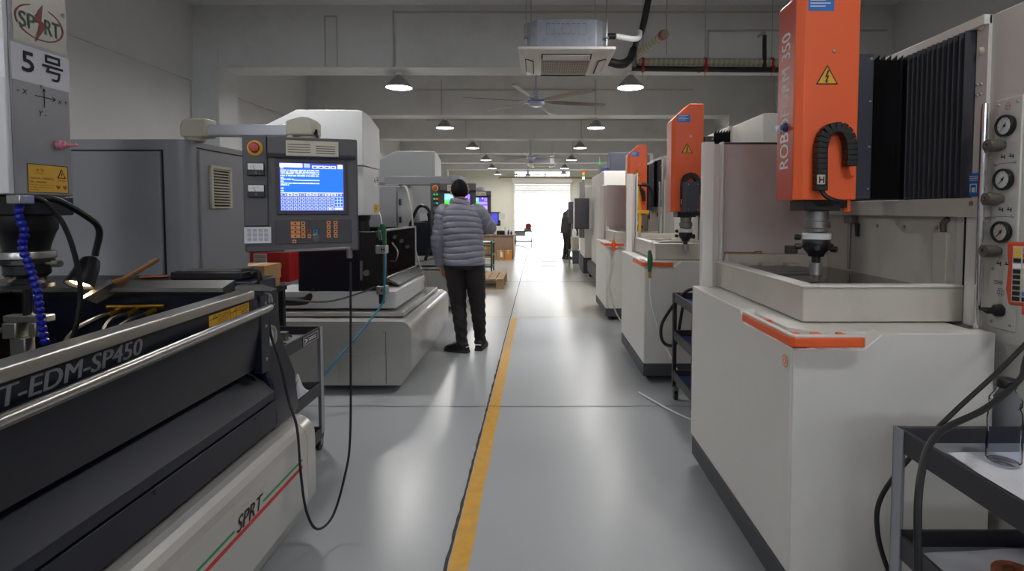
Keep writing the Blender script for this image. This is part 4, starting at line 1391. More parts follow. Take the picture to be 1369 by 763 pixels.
for k, (x, mm, h, lb_) in enumerate(((-.98, 'white', .2, 'white spray bottle on the desk'), (-.88, 'blue_paint', .14, 'blue tin on the desk'), (-.8, 'black', .1, 'small black pot at the end of the desk'))):
    t = thing('bottle', lb_, 'bottle', (x, 15.65, .7))
    MB().lathe([(.03, .7), (.032, .71), (.032, .7 + h * .6), (.014, .7 + h * .8), (.014, .7 + h * .88)], (x, 15.65, 0), n=12).build('body', M[mm], t)
    MB().lathe([(.016, .7 + h * .88), (.016, .7 + h)], (x, 15.65, 0), n=12).build('cap', M['blue_paint' if k == 0 else 'black'], t)
t = thing('work_cart', 'dark metal work cart near the shutter door', 'cart', (-.62, 22.0, 0))
for z in (.12, .52):
    bx('shelf', M['tray'], t, -.98, -.26, 21.9, 22.5, z, z + .04)
for x in (-.98, -.3):
    for yy in (21.9, 22.46):
        bx('leg', M['tray'], t, x, x + .04, yy, yy + .04, 0, .53)
bx('drawer', M['steel_dull'], t, -.94, -.55, 21.92, 22.4, .36, .52)
t = thing('machine_vise', 'grey vise with a red wheel standing on the work cart', 'vise', (-.4, 22.1, .56))
bx('body', M['steel_dull'], t, -.6, -.3, 22.0, 22.3, .56, .68, .02)
MB().lathe([(.10, 0), (.13, .02), (.13, .05), (.1, .06), (.05, .05)], (-.42, 22.0, .76), (0, -1, 0), 20).build('hand_wheel', M['dark_red'], t)
bx('pillar', M['steel_dull'], t, -.46, -.38, 22.0, 22.08, .68, .82)
tag(tb('air_line', M['white'], None, [(-.98, 21.6, .012), (-.6, 20.6, .012), (-.35, 19.6, .012), (-.28, 19.9, .012), (-.3, 21.4, .012)], .011), 'white air line lying on the floor by the work cart', 'hose')


# ------------------------------------------------------------------ right row: orange-headed spark erosion machines
def ring_pts(o, u, v_, r0, r1, k=16):
    return [(o + u * r * math.cos(2 * PI * i / k) + v_ * r * math.sin(2 * PI * i / k)) for r in (r0, r1) for i in range(k)]


def orange_machine(label, dy, hx=0.0, hy=0.0, panel=True, cover=False, front=False, hz=0.0):
    loc = Vector((1.5, 2.4, 0))
    t = thing('edm_machine', label, 'machine', loc, 'orange headed spark erosion machines', at=loc + Vector((0, dy, 0)))
    # plinth and body with the notch for the corner handle
    bx('plinth', M['plinth'], t, .855, 1.6, 1.78, 2.93, .055, .155, .004)
    for x in (.95, 1.5):
        for yy in (1.95, 2.75):
            cy('foot', M['black'], t, (x, yy, 0), (x, yy, .056), .03)
    body = MB().box(.93, 1.545, 1.86, 2.96, .155, .93)
    body = body.build('body', M['rw'], t)
    MB().prism([(1.8, .155), (2.97, .155), (2.97, .99), (2.27, .99), (2.225, .94), (1.8, .94)], 'x', .86, .93).build('side_cover', M['rw'], body, .004)
    MB().prism([(.864, .155), (1.545, .155), (1.545, .995), (1.165, .995), (1.10, .94), (.864, .94)], 'y', 1.79, 1.86).build('front_cover', M['rw'], body, .004)
    MB().prism([(1.03, 1.86), (1.16, 1.86), (1.545, 1.86), (1.545, 2.97), (.93, 2.97), (.93, 2.27), (.905, 2.22), (.905, 1.93), (.98, 1.86)], 'z', .93, .985).build('deck', M['rw'], body, .002)
    # handle bar round the corner
    h = MB().prism([(.832, 2.17), (.832, 1.762), (.846, 1.742), (1.07, 1.742), (1.085, 1.758), (.852, 1.762), (.85, 2.16)], 'z', .958, .99).build('handle', M['orange'], t, .003)
    MB().prism([(.834, 2.17), (.834, 1.762), (.846, 1.744), (1.075, 1.744), (1.085, 1.758), (.852, 1.764), (.85, 2.165)], 'z', .9905, .999).build('handle_cap', M['rw'], h, .002)
    for x0, x1, y0, y1 in ((.85, .906, 2.06, 2.09), (.85, .906, 1.83, 1.86), (.95, .98, 1.76, 1.86), (1.04, 1.06, 1.76, 1.86)):
        bx('handle_bracket', M['orange'], h, x0, x1, y0, y1, .962, .985)
    # tank
    tk = MB()
    tk.box(.995, 1.045, 2.0, 2.98, .99, 1.12)
    tk.box(1.045, 1.6, 2.0, 2.045, .99, 1.12)
    tk.box(1.045, 1.6, 2.93, 2.98, .99, 1.17)
    tk = tk.build('tank', M['rw_dirty'], t, .003)
    bx('rim', M['rw'], tk, .988, 1.05, 1.993, 2.98, 1.12, 1.129)
    bx('rim', M['rw'], tk, 1.05, 1.6, 1.993, 2.05, 1.12, 1.129)
    bx('oil', M['oil'], tk, 1.045, 1.6, 2.045, 2.93, 1.0, 1.10, 0)
    bx('work_table', M['steel_dull'], tk, 1.10, 1.4, 2.62, 2.9, 1.09, 1.112)
    for k in range(3):
        bx('clamp_block', M['cream'], tk, 1.06 + k * .14, 1.13 + k * .14, 2.86, 2.92, 1.10, 1.125)
    # guard at the far side
    g = MB().box(.902, .962, 2.94, 2.955, .985, 1.783).build('guard_post', M['rw'], t, .003)
    bx('guard_channel', M['guard'], g, .966, 1.0, 2.965, 2.98, .985, 1.775)
    bx('guard_flange', M['rw'], g, 1.0, 1.012, 2.93, 2.985, .985, 1.783)
    bx('guard_return', M['rw'], g, .902, .91, 2.955, 2.985, .985, 1.783)
    if panel:
        gp = bx('guard_panel', M['guard'], t, 1.012, 1.6, 2.965, 2.98, 1.17, 1.775)
        bx('panel_edge', M['plinth'], gp, 1.012, 1.6, 2.955, 2.983, 1.775, 1.783)
    # column with slatted bellows towards the aisle
    c = MB().box(1.6, 2.7, 1.3, 3.05, .02, 2.10).build('column', M['panel_white'], t, .006)
    bx('side_panel', M['panel_white'], c, 1.588, 1.602, 1.915, 1.968, .99, 2.10, .002)
    bx('top_trim', M['rw'], c, 1.57, 1.6, 1.915, 2.6, 2.065, 2.10, .003)
    bx('bellows_back', M['black_matte'], c, 1.596, 1.602, 1.968, 2.95, 1.455, 2.066, 0)
    b = MB()
    n = 24
    for k in range(n):
        y0, y1 = 1.97 + (2.30 - 1.97) * k / n, 1.97 + (2.30 - 1.97) * (k + 1) / n
        x0, x1 = (1.558, 1.594) if k % 2 else (1.594, 1.558)
        b.quad((x0, y0, 1.457), (x1, y1, 1.457), (x1, y1, 2.064), (x0, y0, 2.064))
    b.build('bellows', M['bellows2'], c, fix=False)
    b = MB()
    n = 12
    px0, py0, px1, py1 = 1.425 + hx, 2.325 + hy, 1.575, 2.325 + hy
    for k in range(n):
        x0, x1 = px0 + (px1 - px0) * k / n, px0 + (px1 - px0) * (k + 1) / n
        y0, y1 = py0 + (.02 if k % 2 else -.02), py0 + (-.02 if k % 2 else .02)
        z0, z1 = (2.045, 2.07) if k % 2 == 0 else (2.07, 2.045)
        b.quad((x0, y0, 1.46), (x1, y1, 1.46), (x1, y1, z0 if k % 2 else z1), (x0, y0, z1 if k % 2 else z0))
    b.build('bellows', M['bellows'], t, fix=False)
    bx('lower_beam', M['rw_dirty'], c, 1.56, 1.6, 1.89, 2.95, 1.385, 1.455, .003)
    MB().lathe([(.009, 0), (.008, .004), (.003, .005)], (1.56, 1.93, 1.435), (-1, 0, 0), 10).build('screw', M['screw'], c)
    sp_ = bx('splash_panel', M['rw_dirty'], c, 1.59, 1.601, 2.045, 2.93, 1.10, 1.385, 0)
    for yy, z in ((2.51, 1.338), (2.325, 1.34), (2.135, 1.341), (2.10, 1.275)):
        MB().lathe([(.009, 0), (.008, .004), (.003, .005)], (1.59, yy, z), (-1, 0, 0), 10).build('screw', M['screw'], c)
    bx('drain_duct', M['rw_dirty'], sp_, 1.57, 1.592, 2.055, 2.13, 1.10, 1.325, .003)
    MB().tube([(1.585, 2.09, 1.325), (1.582, 2.09, 1.36), (1.59, 2.07, 1.38)], .012, 8, sm=4).build('drain_elbow', M['knob'], sp_)
    bx('door_gap', M['seam'], c, 1.588, 1.60, 1.972, 1.995, 1.13, 1.385, 0)
    bx('front_post', M['rw'], c, 1.575, 1.6, 1.92, 1.97, .99, 1.385, .002)
    nz = bx('nozzle_block', M['steel_dull'], sp_, 1.55, 1.59, 2.66, 2.72, 1.345, 1.383)
    cy('nozzle', M['steel_dull'], nz, (1.565, 2.69, 1.345), (1.565, 2.69, 1.115), .009, .007, 10)
    cy('nozzle', M['black'], nz, (1.58, 2.65, 1.345), (1.58, 2.65, 1.28), .012, .009, 10)
    MB().tube([(1.545, 1.868, .99), (1.545, 1.868, 1.778)], .009, 12).build('guide_rail', M['chrome'], c)
    MB().tube([(1.56, 1.89, .99), (1.56, 1.89, 1.77)], .009, 12).build('guide_rail', M['chrome'], c)
    # gauges
    gp = MB().box(1.593, 1.601, 1.778, 1.884, 1.0, 1.79).build('gauge_panel', M['panel_white'], t, .002)
    if front:
        for z in (1.697, 1.515, 1.336):
            gg = MB().lathe([(.036, 0), (.037, .014), (.033, .017), (.03, .016), (.029, .009)], (1.593, 1.832, z), (-1, 0, 0), 28).build('gauge', M['black'], t)
            d = MB().lathe([(.0295, .0095), (.0005, .0096)], (1.593, 1.832, z), (-1, 0, 0), 24, m=0, caps=False)
            o_, u, w_ = Vector((1.5825, 1.832, z)), Vector((0, -1, 0)), Vector((0, 0, 1))
            for k in range(9):
                a = -.7 + k * 4.54 / 8
                dr_ = u * math.cos(PI - a + .7 - .7) + w_ * math.sin(PI - a)
                q_ = Vector((1, 0, 0)).cross(dr_)
                d.add([o_ + dr_ * .021 + q_ * .0007, o_ + dr_ * .021 - q_ * .0007, o_ + dr_ * .026 - q_ * .0007, o_ + dr_ * .026 + q_ * .0007], [(0, 1, 2, 3)], 1)
            dv = (u * -.6 + w_ * -.7).normalized()
            q_ = Vector((1, 0, 0)).cross(dv)
            o_ = o_ + Vector((-.0008, 0, 0))
            d.add([o_ - dv * .01 + q_ * .002, o_ - dv * .01 - q_ * .002, o_ + dv * .022 - q_ * .0006, o_ + dv * .022 + q_ * .0006], [(0, 1, 2, 3)], 1)
            d.lathe([(.005, .0108), (.001, .0112)], (1.593, 1.832, z), (-1, 0, 0), 10, m=1)
            d.build('dial', [M['gauge_glass'] if z > 1.4 else M['cream'], M['ink']], gg, fix=False)
        for z in (1.632, 1.449, 1.27):
            MB().lathe([(.014, 0), (.014, .01), (.021, .014), (.022, .05), (.02, .056), (.008, .057), (.007, .052)], (1.593, 1.845, z), (-1, 0, 0), 20).build('valve_knob', M['knob'], t)
        s_ = MB().lathe([(.022, 0), (.021, .015), (.012, .02), (.01, .04)], (1.593, 1.832, 1.065), (-1, 0, 0), 20).build('rotary_switch', M['black'], t)
        MB().obox((1.548, 1.832, 1.065), (.012, 0, 0), (0, .012, .004), (0, 0, .005)).build('switch_lever', M['black'], s_)
        for yy, z in ((1.869, 1.772), (1.794, 1.772), (1.869, 1.569), (1.797, 1.572), (1.87, 1.386), (1.797, 1.39), (1.868, 1.206), (1.866, 1.021), (1.792, 1.021)):
            MB().lathe([(.006, 0), (.005, .003), (.002, .004)], (1.593, yy, z), (-1, 0, 0), 10).build('screw', M['screw'], gp)
        for z in (1.592, 1.412, 1.226):
            for yy in (1.845, 1.812):
                mk = MB()
                mk.box(1.5925, 1.5932, yy - .009, yy + .009, z - .002, z + .002)
                mk.box(1.5925, 1.5932, yy - .009, yy - .006, z - .007, z + .007)
                mk.box(1.5925, 1.5932, yy + .002, yy + .005, z - .001, z + .009)
                mk.build('symbol', M['ink'], gp, fix=False)
        for z in (1.57, 1.388):
            MB().box(1.5926, 1.5932, 1.80, 1.865, z - .0007, z + .0007).build('printed_line', M['ink'], gp, fix=False)
        mk = MB()
        mk.box(1.592, 1.5932, 1.80, 1.862, 1.093, 1.178, 0)
        for k in range(3):
            mk.box(1.5915, 1.592, 1.825, 1.86, 1.165 - k * .005, 1.167 - k * .005, 1)
        mk.add(ring_pts(Vector((1.5916, 1.832, 1.128)), Vector((0, -1, 0)), Vector((0, 0, 1)), .013, .0145), [(i, (i + 1) % 16, 16 + (i + 1) % 16, 16 + i) for i in range(16)], 1)
        text(mk, '22', (1.5915, 1.841, 1.121), (0, -.018, 0), (0, 0, .014), m=1)
        mk.build('notice', [M['panel_white'], M['ink']], gp, fix=False)
        mk = MB().add(ring_pts(Vector((1.592, 1.831, 1.762)), Vector((0, -1, 0)), Vector((0, 0, 1)), .011, .0125), [(i, (i + 1) % 16, 16 + (i + 1) % 16, 16 + i) for i in range(16)])
        text(mk, 'M', (1.592, 1.837, 1.756), (0, -.012, 0), (0, 0, .012))
        mk.build('stamp', M['red_ink'], gp, fix=False)
    for yy, z, r in ((1.945, 2.065, .014), (1.945, 1.98, .014)):
        MB().lathe([(r, 0), (r, .004), (r * .6, .009), (.001, .01)], (1.588, yy, z), (-1, 0, 0), 14).build('plug', M['cream'], c)
    for yy, z in ((1.958, 1.862), (1.942, 1.862), (1.958, 1.826), (1.942, 1.826)):
        MB().lathe([(.006, 0), (.005, .003), (.002, .004)], (1.588, yy, z), (-1, 0, 0), 10).build('screw', M['screw'], c)
    bt = MB().box(1.585, 1.588, 1.922, 1.99, 1.46, 1.545, 0)
    for k in range(3):
        bt.box(1.5845, 1.585, 1.935, 1.98, 1.532 - k * .007, 1.5345 - k * .007, 1)
    for a0, a1, b0, b1 in ((1.94, 1.943, 1.475, 1.505), (1.968, 1.971, 1.475, 1.505), (1.94, 1.971, 1.503, 1.506), (1.948, 1.962, 1.475, 1.493)):
        bt.box(1.5845, 1.585, a0, a1, b0, b1, 1)
    bt.build('blue_label', [M['blue_label'], M['white']], c, fix=False)
    # ---- head and carriage
    O = Vector((hx, hy, hz))

    def S(mb):
        mb.v = [(v[0] + hx, v[1] + hy, v[2] + hz) for v in mb.v]
        return mb
    hd = MB()
    pl = [(1.062, 2.245), (1.09, 2.22), (1.2, 2.22), (1.315, 2.22), (1.315, 2.40), (1.2, 2.40), (1.062, 2.40)]
    zt = [z + (.145 if front else .05) for z in (2.14, 2.17, 2.27, 2.27, 2.27, 2.27, 2.14)]
    v = [(x, y_, 1.453) for x, y_ in pl] + [(x, y_, z) for (x, y_), z in zip(pl, zt)]
    for i in range(7):
        hd.add(v, [(i, (i + 1) % 7, 7 + (i + 1) % 7, 7 + i)], 1 if i == 6 else 0)  # aisle side gets the darker, reflection-toned orange
    hd.add(v, [tuple(range(6, -1, -1)), (7, 8, 9, 12, 13), (9, 10, 11, 12)], 0)
    hd = S(hd).build('head', [M['orange'], M['orange_red']], t, .004)
    if front:
        S(text(MB(), 'ROBOFORM 350', (1.0615, 2.288, 1.588), (0, 0, .575), (0, .078, 0), bold=.004)).build('lettering', M['white'], hd, fix=False)
        for yy, mm in ((2.375, 'white'), (2.312, 'blue_paint')):
            S(MB().lathe([(.02, 0), (.02, .008), (.013, .014), (.012, .02)], (1.062, yy, 1.765), (-1, 0, 0), 18)).build('push_button', M[mm], hd)
    tri_sign(hd, 'warning_sign', Vector((1.183, 2.22, 1.952)) + O, (1, 0, 0), (0, 0, 1), .092)
    S(MB().lathe([(.007, 0), (.006, .004)], (1.21, 2.22, 2.06), (0, -1, 0), 12)).build('screw', M['screw'], hd)
    l_ = MB().box(1.1, 1.205, 2.2185, 2.22, 2.222, 2.285, 0)
    for k in range(4):
        l_.box(1.108, 1.19 - .02 * (k % 2), 2.218, 2.2185, 2.275 - k * .012, 2.2785 - k * .012, 1)
    if not front:
        l_.v = [(v_[0], v_[1], v_[2] - (.0 if front else .05)) for v_ in l_.v]
    S(l_).build('blue_label', [M['blue_label'], M['white']], hd, fix=False)
    cg = S(MB().prism([(1.316, 2.34), (1.352, 2.295), (1.422, 2.295), (1.422, 2.5), (1.316, 2.5)], 'z', 1.458, 2.072)).build('carriage', M['carriage'], t, .004)
    for z in (2.05, 1.87, 1.68, 1.5):
        S(MB().lathe([(.006, 0), (.005, .003), (.002, .004)], (1.41, 2.295, z), (0, -1, 0), 10)).build('screw', M['screw'], cg)
    # drag chain: link by link
    path = cr([(1.152, 2.195, 1.49), (1.15, 2.195, 1.57), (1.149, 2.195, 1.66), (1.16, 2.195, 1.715), (1.19, 2.195, 1.742), (1.228, 2.195, 1.742), (1.256, 2.195, 1.715), (1.268, 2.195, 1.66), (1.270, 2.195, 1.59)], 8)
    dc = S(MB().tube(path, .012, 6)).build('drag_chain', M['black_matte'], t)
    L_ = [0]
    for a, b_ in zip(path, path[1:]):
        L_.append(L_[-1] + (b_ - a).length)
    nl = 22
    pr = None
    for k in range(nl):
        s_ = L_[-1] * (k + .5) / nl
        i = max(i for i in range(len(L_) - 1) if L_[i] <= s_)
        p = path[i].lerp(path[i + 1], (s_ - L_[i]) / (L_[i + 1] - L_[i]))
        d = (path[i + 1] - path[i]).normalized()
        if pr is None:
            q0 = org(dc)
            pr = MB().box(q0.x - .021, q0.x + .021, q0.y - .024, q0.y + .02, q0.z - .011, q0.z + .011).build('chain_link', M['black'], dc, .003)
            o = pr
        else:
            o = pr.copy()
            C.objects.link(o)
        o.location = p + O - org(dc)
        o.rotation_euler = (0, math.atan2(d.x, d.z), 0)
    S(MB().tube([(1.152, 2.19, 1.5), (1.165, 2.18, 1.47), (1.20, 2.17, 1.45), (1.25, 2.2, 1.445)], .009, 8, sm=5)).build('cable', M['rubber'], dc)
    S(MB().tube([(1.27, 2.19, 1.6), (1.275, 2.19, 1.56), (1.285, 2.2, 1.55)], .008, 8, sm=4)).build('cable', M['orange'], dc)
    hb = S(MB().box(1.126, 1.156, 2.165, 2.172, 1.515, 1.553, 0))
    S2 = MB()
    text(S2, 'H', (1.131, 2.1645, 1.52), (.02, 0, 0), (0, 0, .026), bold=.1)
    hb = hb.build('clamp', M['cream'], dc)
    S(S2).build('mark', M['ink'], dc, fix=False)
    if cover:
        cb_ = S(MB().prism([(1.135, 2.17), (1.15, 2.10), (1.255, 2.10), (1.268, 2.17), (1.268, 2.22), (1.135, 2.22)], 'z', 1.448, 1.69)).build('drive_cover', M['carriage'], t, .004)
        for x, z in ((1.165, 1.47), (1.24, 1.47), (1.165, 1.67), (1.24, 1.67)):
            S(MB().lathe([(.005, 0), (.004, .003)], (x, 2.10, z), (0, -1, 0), 8)).build('screw', M['screw'], cb_)
    S(MB().box(1.12, 1.27, 2.25, 2.39, 1.408, 1.453).box(1.25, 1.31, 2.27, 2.36, 1.42, 1.453)).build('mount_plate', M['black'], t, .003)
    HX = 1.207
    sp = S(MB().lathe([(.045, 1.41), (.045, 1.365), (.053, 1.362), (.053, 1.335), (.047, 1.33), (.047, 1.318), (.04, 1.315)], (HX, 2.32, 0), n=28)).build('spindle', M['steel_dull'], t)
    S(MB().lathe([(.052, 1.312), (.058, 1.309), (.058, 1.286), (.05, 1.282)], (HX, 2.32, 0), n=28)).build('spindle_ring', M['pale'], sp)
    S(MB().lathe([(.052, 1.284), (.056, 1.27), (.05, 1.24), (.036, 1.225), (.03, 1.21), (.018, 1.208), (.018, 1.175)], (HX, 2.32, 0), n=28)).build('chuck', M['black'], sp)
    for a, z in ((.3, 1.252), (-2.0, 1.25), (-.9, 1.245), (2.9, 1.252), (2.6, 1.292)):
        dv = Vector((math.cos(a), math.sin(a), 0))
        S(MB().lathe([(.005, .045), (.005, .06), (.013, .062), (.013, .084), (.01, .086)], (HX, 2.32, z), dv, 12)).build('adjuster', M['black'], sp)
    S(MB().lathe([(.012, 1.21), (.012, 1.185), (.026, 1.182), (.027, 1.13), (.022, 1.126), (.018, 1.105)], (HX, 2.32, 0), n=20)).build('electrode_holder', M['steel'], sp)
    S(MB().lathe([(.014, 1.455), (.014, 1.425), (.017, 1.42), (.016, 1.405), (.008, 1.40)], (1.335, 2.32, 0), n=14)).build('connector', M['orange'], cg)
    return t


R1 = orange_machine('nearest orange headed spark erosion machine with three dial gauges on its column', 0, front=True)
R2 = orange_machine('second orange headed machine with a black drive cover on its head', 2.54, hx=.015, hy=-.42, hz=-.055, panel=False, cover=True)
R3 = orange_machine('third orange headed machine with a greige back panel', 5.0, hx=.1, hy=-.22, hz=-.06)
# round orange sticker on the side cover of the first machine
st = MB().add(ring_pts(Vector((.8585, 1.842, .886)), Vector((0, -1, 0)), Vector((0, 0, 1)), .0, .0225, 20), [(i, (i + 1) % 20, 20 + (i + 1) % 20, 20 + i) for i in range(20)], 0)
st.add(ring_pts(Vector((.858, 1.842, .886)), Vector((0, -1, 0)), Vector((0, 0, 1)), .014, .017, 20), [(i, (i + 1) % 20, 20 + (i + 1) % 20, 20 + i) for i in range(20)], 1)
text(st, 'R', (.8578, 1.849, .877), (0, -.014, 0), (0, 0, .018), m=1, bold=.06)
for k in range(20):
    pass
st.build('round_sticker', [M['orange_key'], M['white']], R1, fix=False)
tag(MB().box(1.03, 1.2, 2.945, 2.975, 1.171, 1.179).box(1.2, 1.235, 2.94, 2.978, 1.171, 1.185).build('small_brush', M['wood'], None, .003), 'small brush lying on the rear tank edge of the nearest orange machine', 'brush')
bxx = bx('magnet_block', M['knob'], None, 1.365, 1.425, 2.93, 2.962, 1.171, 1.215)
tag(bxx, 'small grey block on the rear tank edge of the nearest orange machine', 'block')

# hanging pendant with keys on the column of the first machine
pc, pu, pn, pz = Vector((1.532, 1.652, 1.21)), Vector((.6, -.8, 0)), Vector((-.8, -.6, 0)), Vector((0, 0, 1))
t = thing('remote_pendant', 'orange framed remote control with small keys hung on the nearest column', 'remote control', pc)
sh = MB()
sh.loft([[pc + pu * a + pz * b + pn * d for a, b in ((-.06, -.05), (-.052, -.10), (.052, -.10), (.06, -.05), (.058, .02), (.062, .10), (-.062, .10), (-.056, .02))] for d in (-.018, .012)], smooth=False)
sh = sh.build('housing', M['orange_red'], t, .005)
MB().obox(pc + pn * .0125, pu * .046, pz * .088, pn * .001).build('face_plate', M['cream'], sh)
MB().obox(pc + pn * -.035 + pz * .03, pu * .012, pz * .03, pn * .018).build('hook', M['steel_dull'], sh)
KC = {(0, 0): 'yellow', (1, 0): 'blue_label', (2, 0): 'blue_label', (0, 1): 'yellow', (1, 1): 'red_btn', (2, 1): 'red_btn', (0, 3): 'white', (1, 3): 'white', (1, 8): 'blue_label'}
for r_ in range(10):
    for q_ in range(4):
        if r_ in (4, 5, 6, 7) and q_ in (1, 3):
            continue
        k_ = MB().obox(pc + pn * .0145 + pu * (-.034 + q_ * .023) + pz * (.077 - r_ * .0172), pu * .009, pz * .0065, pn * .0018).build('key', M[KC.get((q_, r_), 'black')], t)
kp = MB().obox(pc - pz * .112, pu * .02, pz * .014, pn * .012).build('cable_gland', M['orange_red'], t, .003)
tb('cable', M['rubber'], t, [(1.54, 1.64, 1.10), (1.52, 1.62, 1.06), (1.38, 1.50, .98), (1.24, 1.36, .975), (1.02, 1.2, .96), (.82, 1.08, .95), (.73, 1.0, .90), (.70, .96, .78), (.70, .94, .55), (.69, .92, .25), (.8, .95, .03), (1.0, 1.2, .015)], .0068, 8, 10)
tb('cable', M['rubber'], t, [(1.55, 1.63, 1.10), (1.53, 1.62, 1.05), (1.40, 1.60, .93), (1.24, 1.57, .81), (1.12, 1.57, .68), (1.03, 1.57, .55), (1.015, 1.56, .45), (1.05, 1.56, .33), (1.11, 1.56, .2), (1.2, 1.56, .05), (1.3, 1.56, .015)], .0068, 8, 10)

# trolley in the lower right corner and what lies on it
tr2 = trolley('dark two shelf trolley with grey posts in front of the nearest orange machine', 1.012, 1.575, .58, 1.49, (.80, .50, .17), trim=M['shelf_grey'])


def sheet(name, label, pts, z, seed, wob=.004, mt='paper'):
    rr = random.Random(seed)
    a, b, c, d = [Vector((x, y_, z)) for x, y_ in pts]
    n = 12
    mb = MB()
    v = []
    for i in range(n + 1):
        for j in range(n + 1):
            u, w_ = i / n, j / n
            p = a.lerp(b, u).lerp(d.lerp(c, u), w_)
            p.z += wob * (1.2 + math.sin(u * 5 + seed) * math.cos(w_ * 4 + seed * 2) * .6 + math.sin(u * 11 + w_ * 9) * .25)
            v.append(p)
    n2 = len(v)
    fs = [(i * (n + 1) + j, (i + 1) * (n + 1) + j, (i + 1) * (n + 1) + j + 1, i * (n + 1) + j + 1) for i in range(n) for j in range(n)]
    mb.add(v + [p - Vector((0, 0, .0008)) for p in v], fs + [tuple(n2 + q for q in reversed(f)) for f in fs])
    return tag(mb.build(name, M[mt]), label, 'paper')


sheet('paper_sheet', 'white paper sheets on the top tray of the corner trolley', ((1.10, 1.41), (1.5, 1.42), (1.46, 1.02), (1.07, 1.02)), .7555, 1)
sheet('paper_sheet', 'grey marked paper on the lower shelf of the corner trolley', ((1.05, 1.44), (1.42, 1.46), (1.4, 1.12), (1.04, 1.1)), .4555, 2, .006)
sheet('foil_strip', 'black crumpled foil along the edge of the lower trolley shelf', ((1.03, 1.09), (1.4, 1.08), (1.4, .98), (1.03, 1.0)), .4555, 5, .012, 'black')
t = thing('plastic_bottle', 'clear plastic bottle with black cap on the corner trolley', 'bottle', (1.197, 1.35, .7625))
BZ = .7655
MB().lathe([(.0, BZ), (.033, BZ), (.037, BZ + .006), (.037, BZ + .05), (.036, BZ + .055), (.036, BZ + .09), (.037, BZ + .095), (.035, BZ + .13), (.03, BZ + .142), (.034, BZ + .15), (.034, BZ + .162), (.02, BZ + .185), (.018, BZ + .19), (.018, BZ + .20),
            (.0165, BZ + .20), (.0165, BZ + .188), (.032, BZ + .16), (.028, BZ + .142), (.0335, BZ + .13), (.0345, BZ + .09), (.035, BZ + .008), (.0, BZ + .004)], (1.197, 1.35, 0), n=28).build('bottle_body', M['clear'], t)
MB().lathe([(.02, BZ + .192), (.0215, BZ + .194), (.0215, BZ + .212), (.02, BZ + .215), (.0, BZ + .215)], (1.197, 1.35, 0), n=28).build('cap', M['black'], t)
t = tag(MB().lathe([(.0, .4735), (.05, .4735), (.052, .478), (.052, .50), (.049, .504), (.03, .504), (.026, .5), (.01, .5), (.0085, .515), (.0, .516)], (1.2, 1.30, 0), n=32).build('copper_disc', M['copper']), 'round copper disc on the lower shelf of the corner trolley', 'disc')
t = bx('cardboard_piece', M['card'], None, 1.03, 1.10, 1.51, 1.57, 0, .30)
tag(t, 'small upright piece of cardboard behind the corner trolley', 'cardboard')

# ---- between and beyond the orange machines
trolley('blue lined trolley between the first two orange machines', 1.0, 1.5, 3.42, 3.95, (.80, .52, .22), trim=M['blue_paint'], posts=M['tray'])
tag(tb('cable_loop', M['rubber'], None, [(1.2, 3.6, .81), (1.13, 3.88, .835), (1.05, 3.92, .78), (.985, 3.95, .68), (.93, 4.0, .55), (.93, 4.0, .44), (.98, 4.0, .39), (1.04, 3.98, .42), (1.06, 3.98, .55), (1.10, 3.97, .75), (1.2, 3.9, .812)], .012), 'thick black cable looped beside the blue lined trolley', 'cable')
t = thing('air_gun', 'green air gun and clear hose hung on the second orange machine handle', 'air gun', (.895, 4.24, .9))
gx, gy = .89, 4.255
MB().tube([(gx - .005, gy, 1.09), (gx, gy, 1.03), (gx, gy, .97), (gx - .002, gy, .92)], [.013, .022, .02, .014], 10).build('gun_body', M['green_gun'], t)
MB().tube([(gx + .01, gy, 1.09), (gx + .012, gy + .01, 1.15), (gx + .03, gy + .04, 1.16)], .005, 6).build('nozzle', M['steel'], t)
cy('coupling', M['brass'], t, (gx, gy, .92), (gx, gy, .87), .012, n=12)
tb('hose', M['white'], t, [(gx, gy, .87), (gx + .005, gy - .01, .7), (gx + .07, gy - .03, .45), (gx + .15, gy - .14, .25), (gx + .19, gy - .4, .09), (gx + .18, gy - .75, .015), (gx + .05, gy - .6, .012), (gx - .12, gy - .2, .012)], .007)
t = thing('air_gun', 'orange air gun hung on the third orange machine handle', 'air gun', (.955, 6.7, .9))
gx, gy = .945, 6.72
MB().tube([(gx, gy, 1.04), (gx, gy, .98), (gx, gy, .90)], [.012, .026, .02], 10).build('gun_body', M['orange'], t)
MB().tube([(gx, gy, 1.04), (gx + .01, gy, 1.1), (gx + .02, gy, 1.14)], .005, 6).build('nozzle', M['steel'], t)
tb('hose', M['cream'], t, [(gx, gy, .90), (gx, gy - .01, .72), (gx - .03, gy - .02, .6), (gx - .05, gy - .03, .45), (gx, gy - .05, .2), (gx + .1, gy - .06, .012), (gx + .2, gy - .07, .012)], .009)
t = thing('spray_lance', 'yellow coolant lance hanging at the third orange machine', 'lance', (1.2, 6.5, 1.25))
MB().tube([(1.19, 6.45, 1.7), (1.20, 6.45, 1.55), (1.22, 6.45, 1.4), (1.22, 6.45, 1.15)], .02, 8, sm=4).build('lance_tube', M['yellow'], t)
MB().sphere((1.175, 6.45, 1.78), .04).build('valve', M['yellow'], t)
MB().tube([(1.24, 6.45, 1.72), (1.32, 6.45, 1.7), (1.37, 6.46, 1.6), (1.36, 6.47, 1.45)], .022, 8, sm=4).build('hose', M['rubber'], t)
bx('bracket', M['yellow'], t, 1.17, 1.33, 6.43, 6.47, 1.37, 1.41)
bx('hanger', M['black_matte'], t, 1.19, 1.24, 6.47, 6.99, 1.68, 1.72)

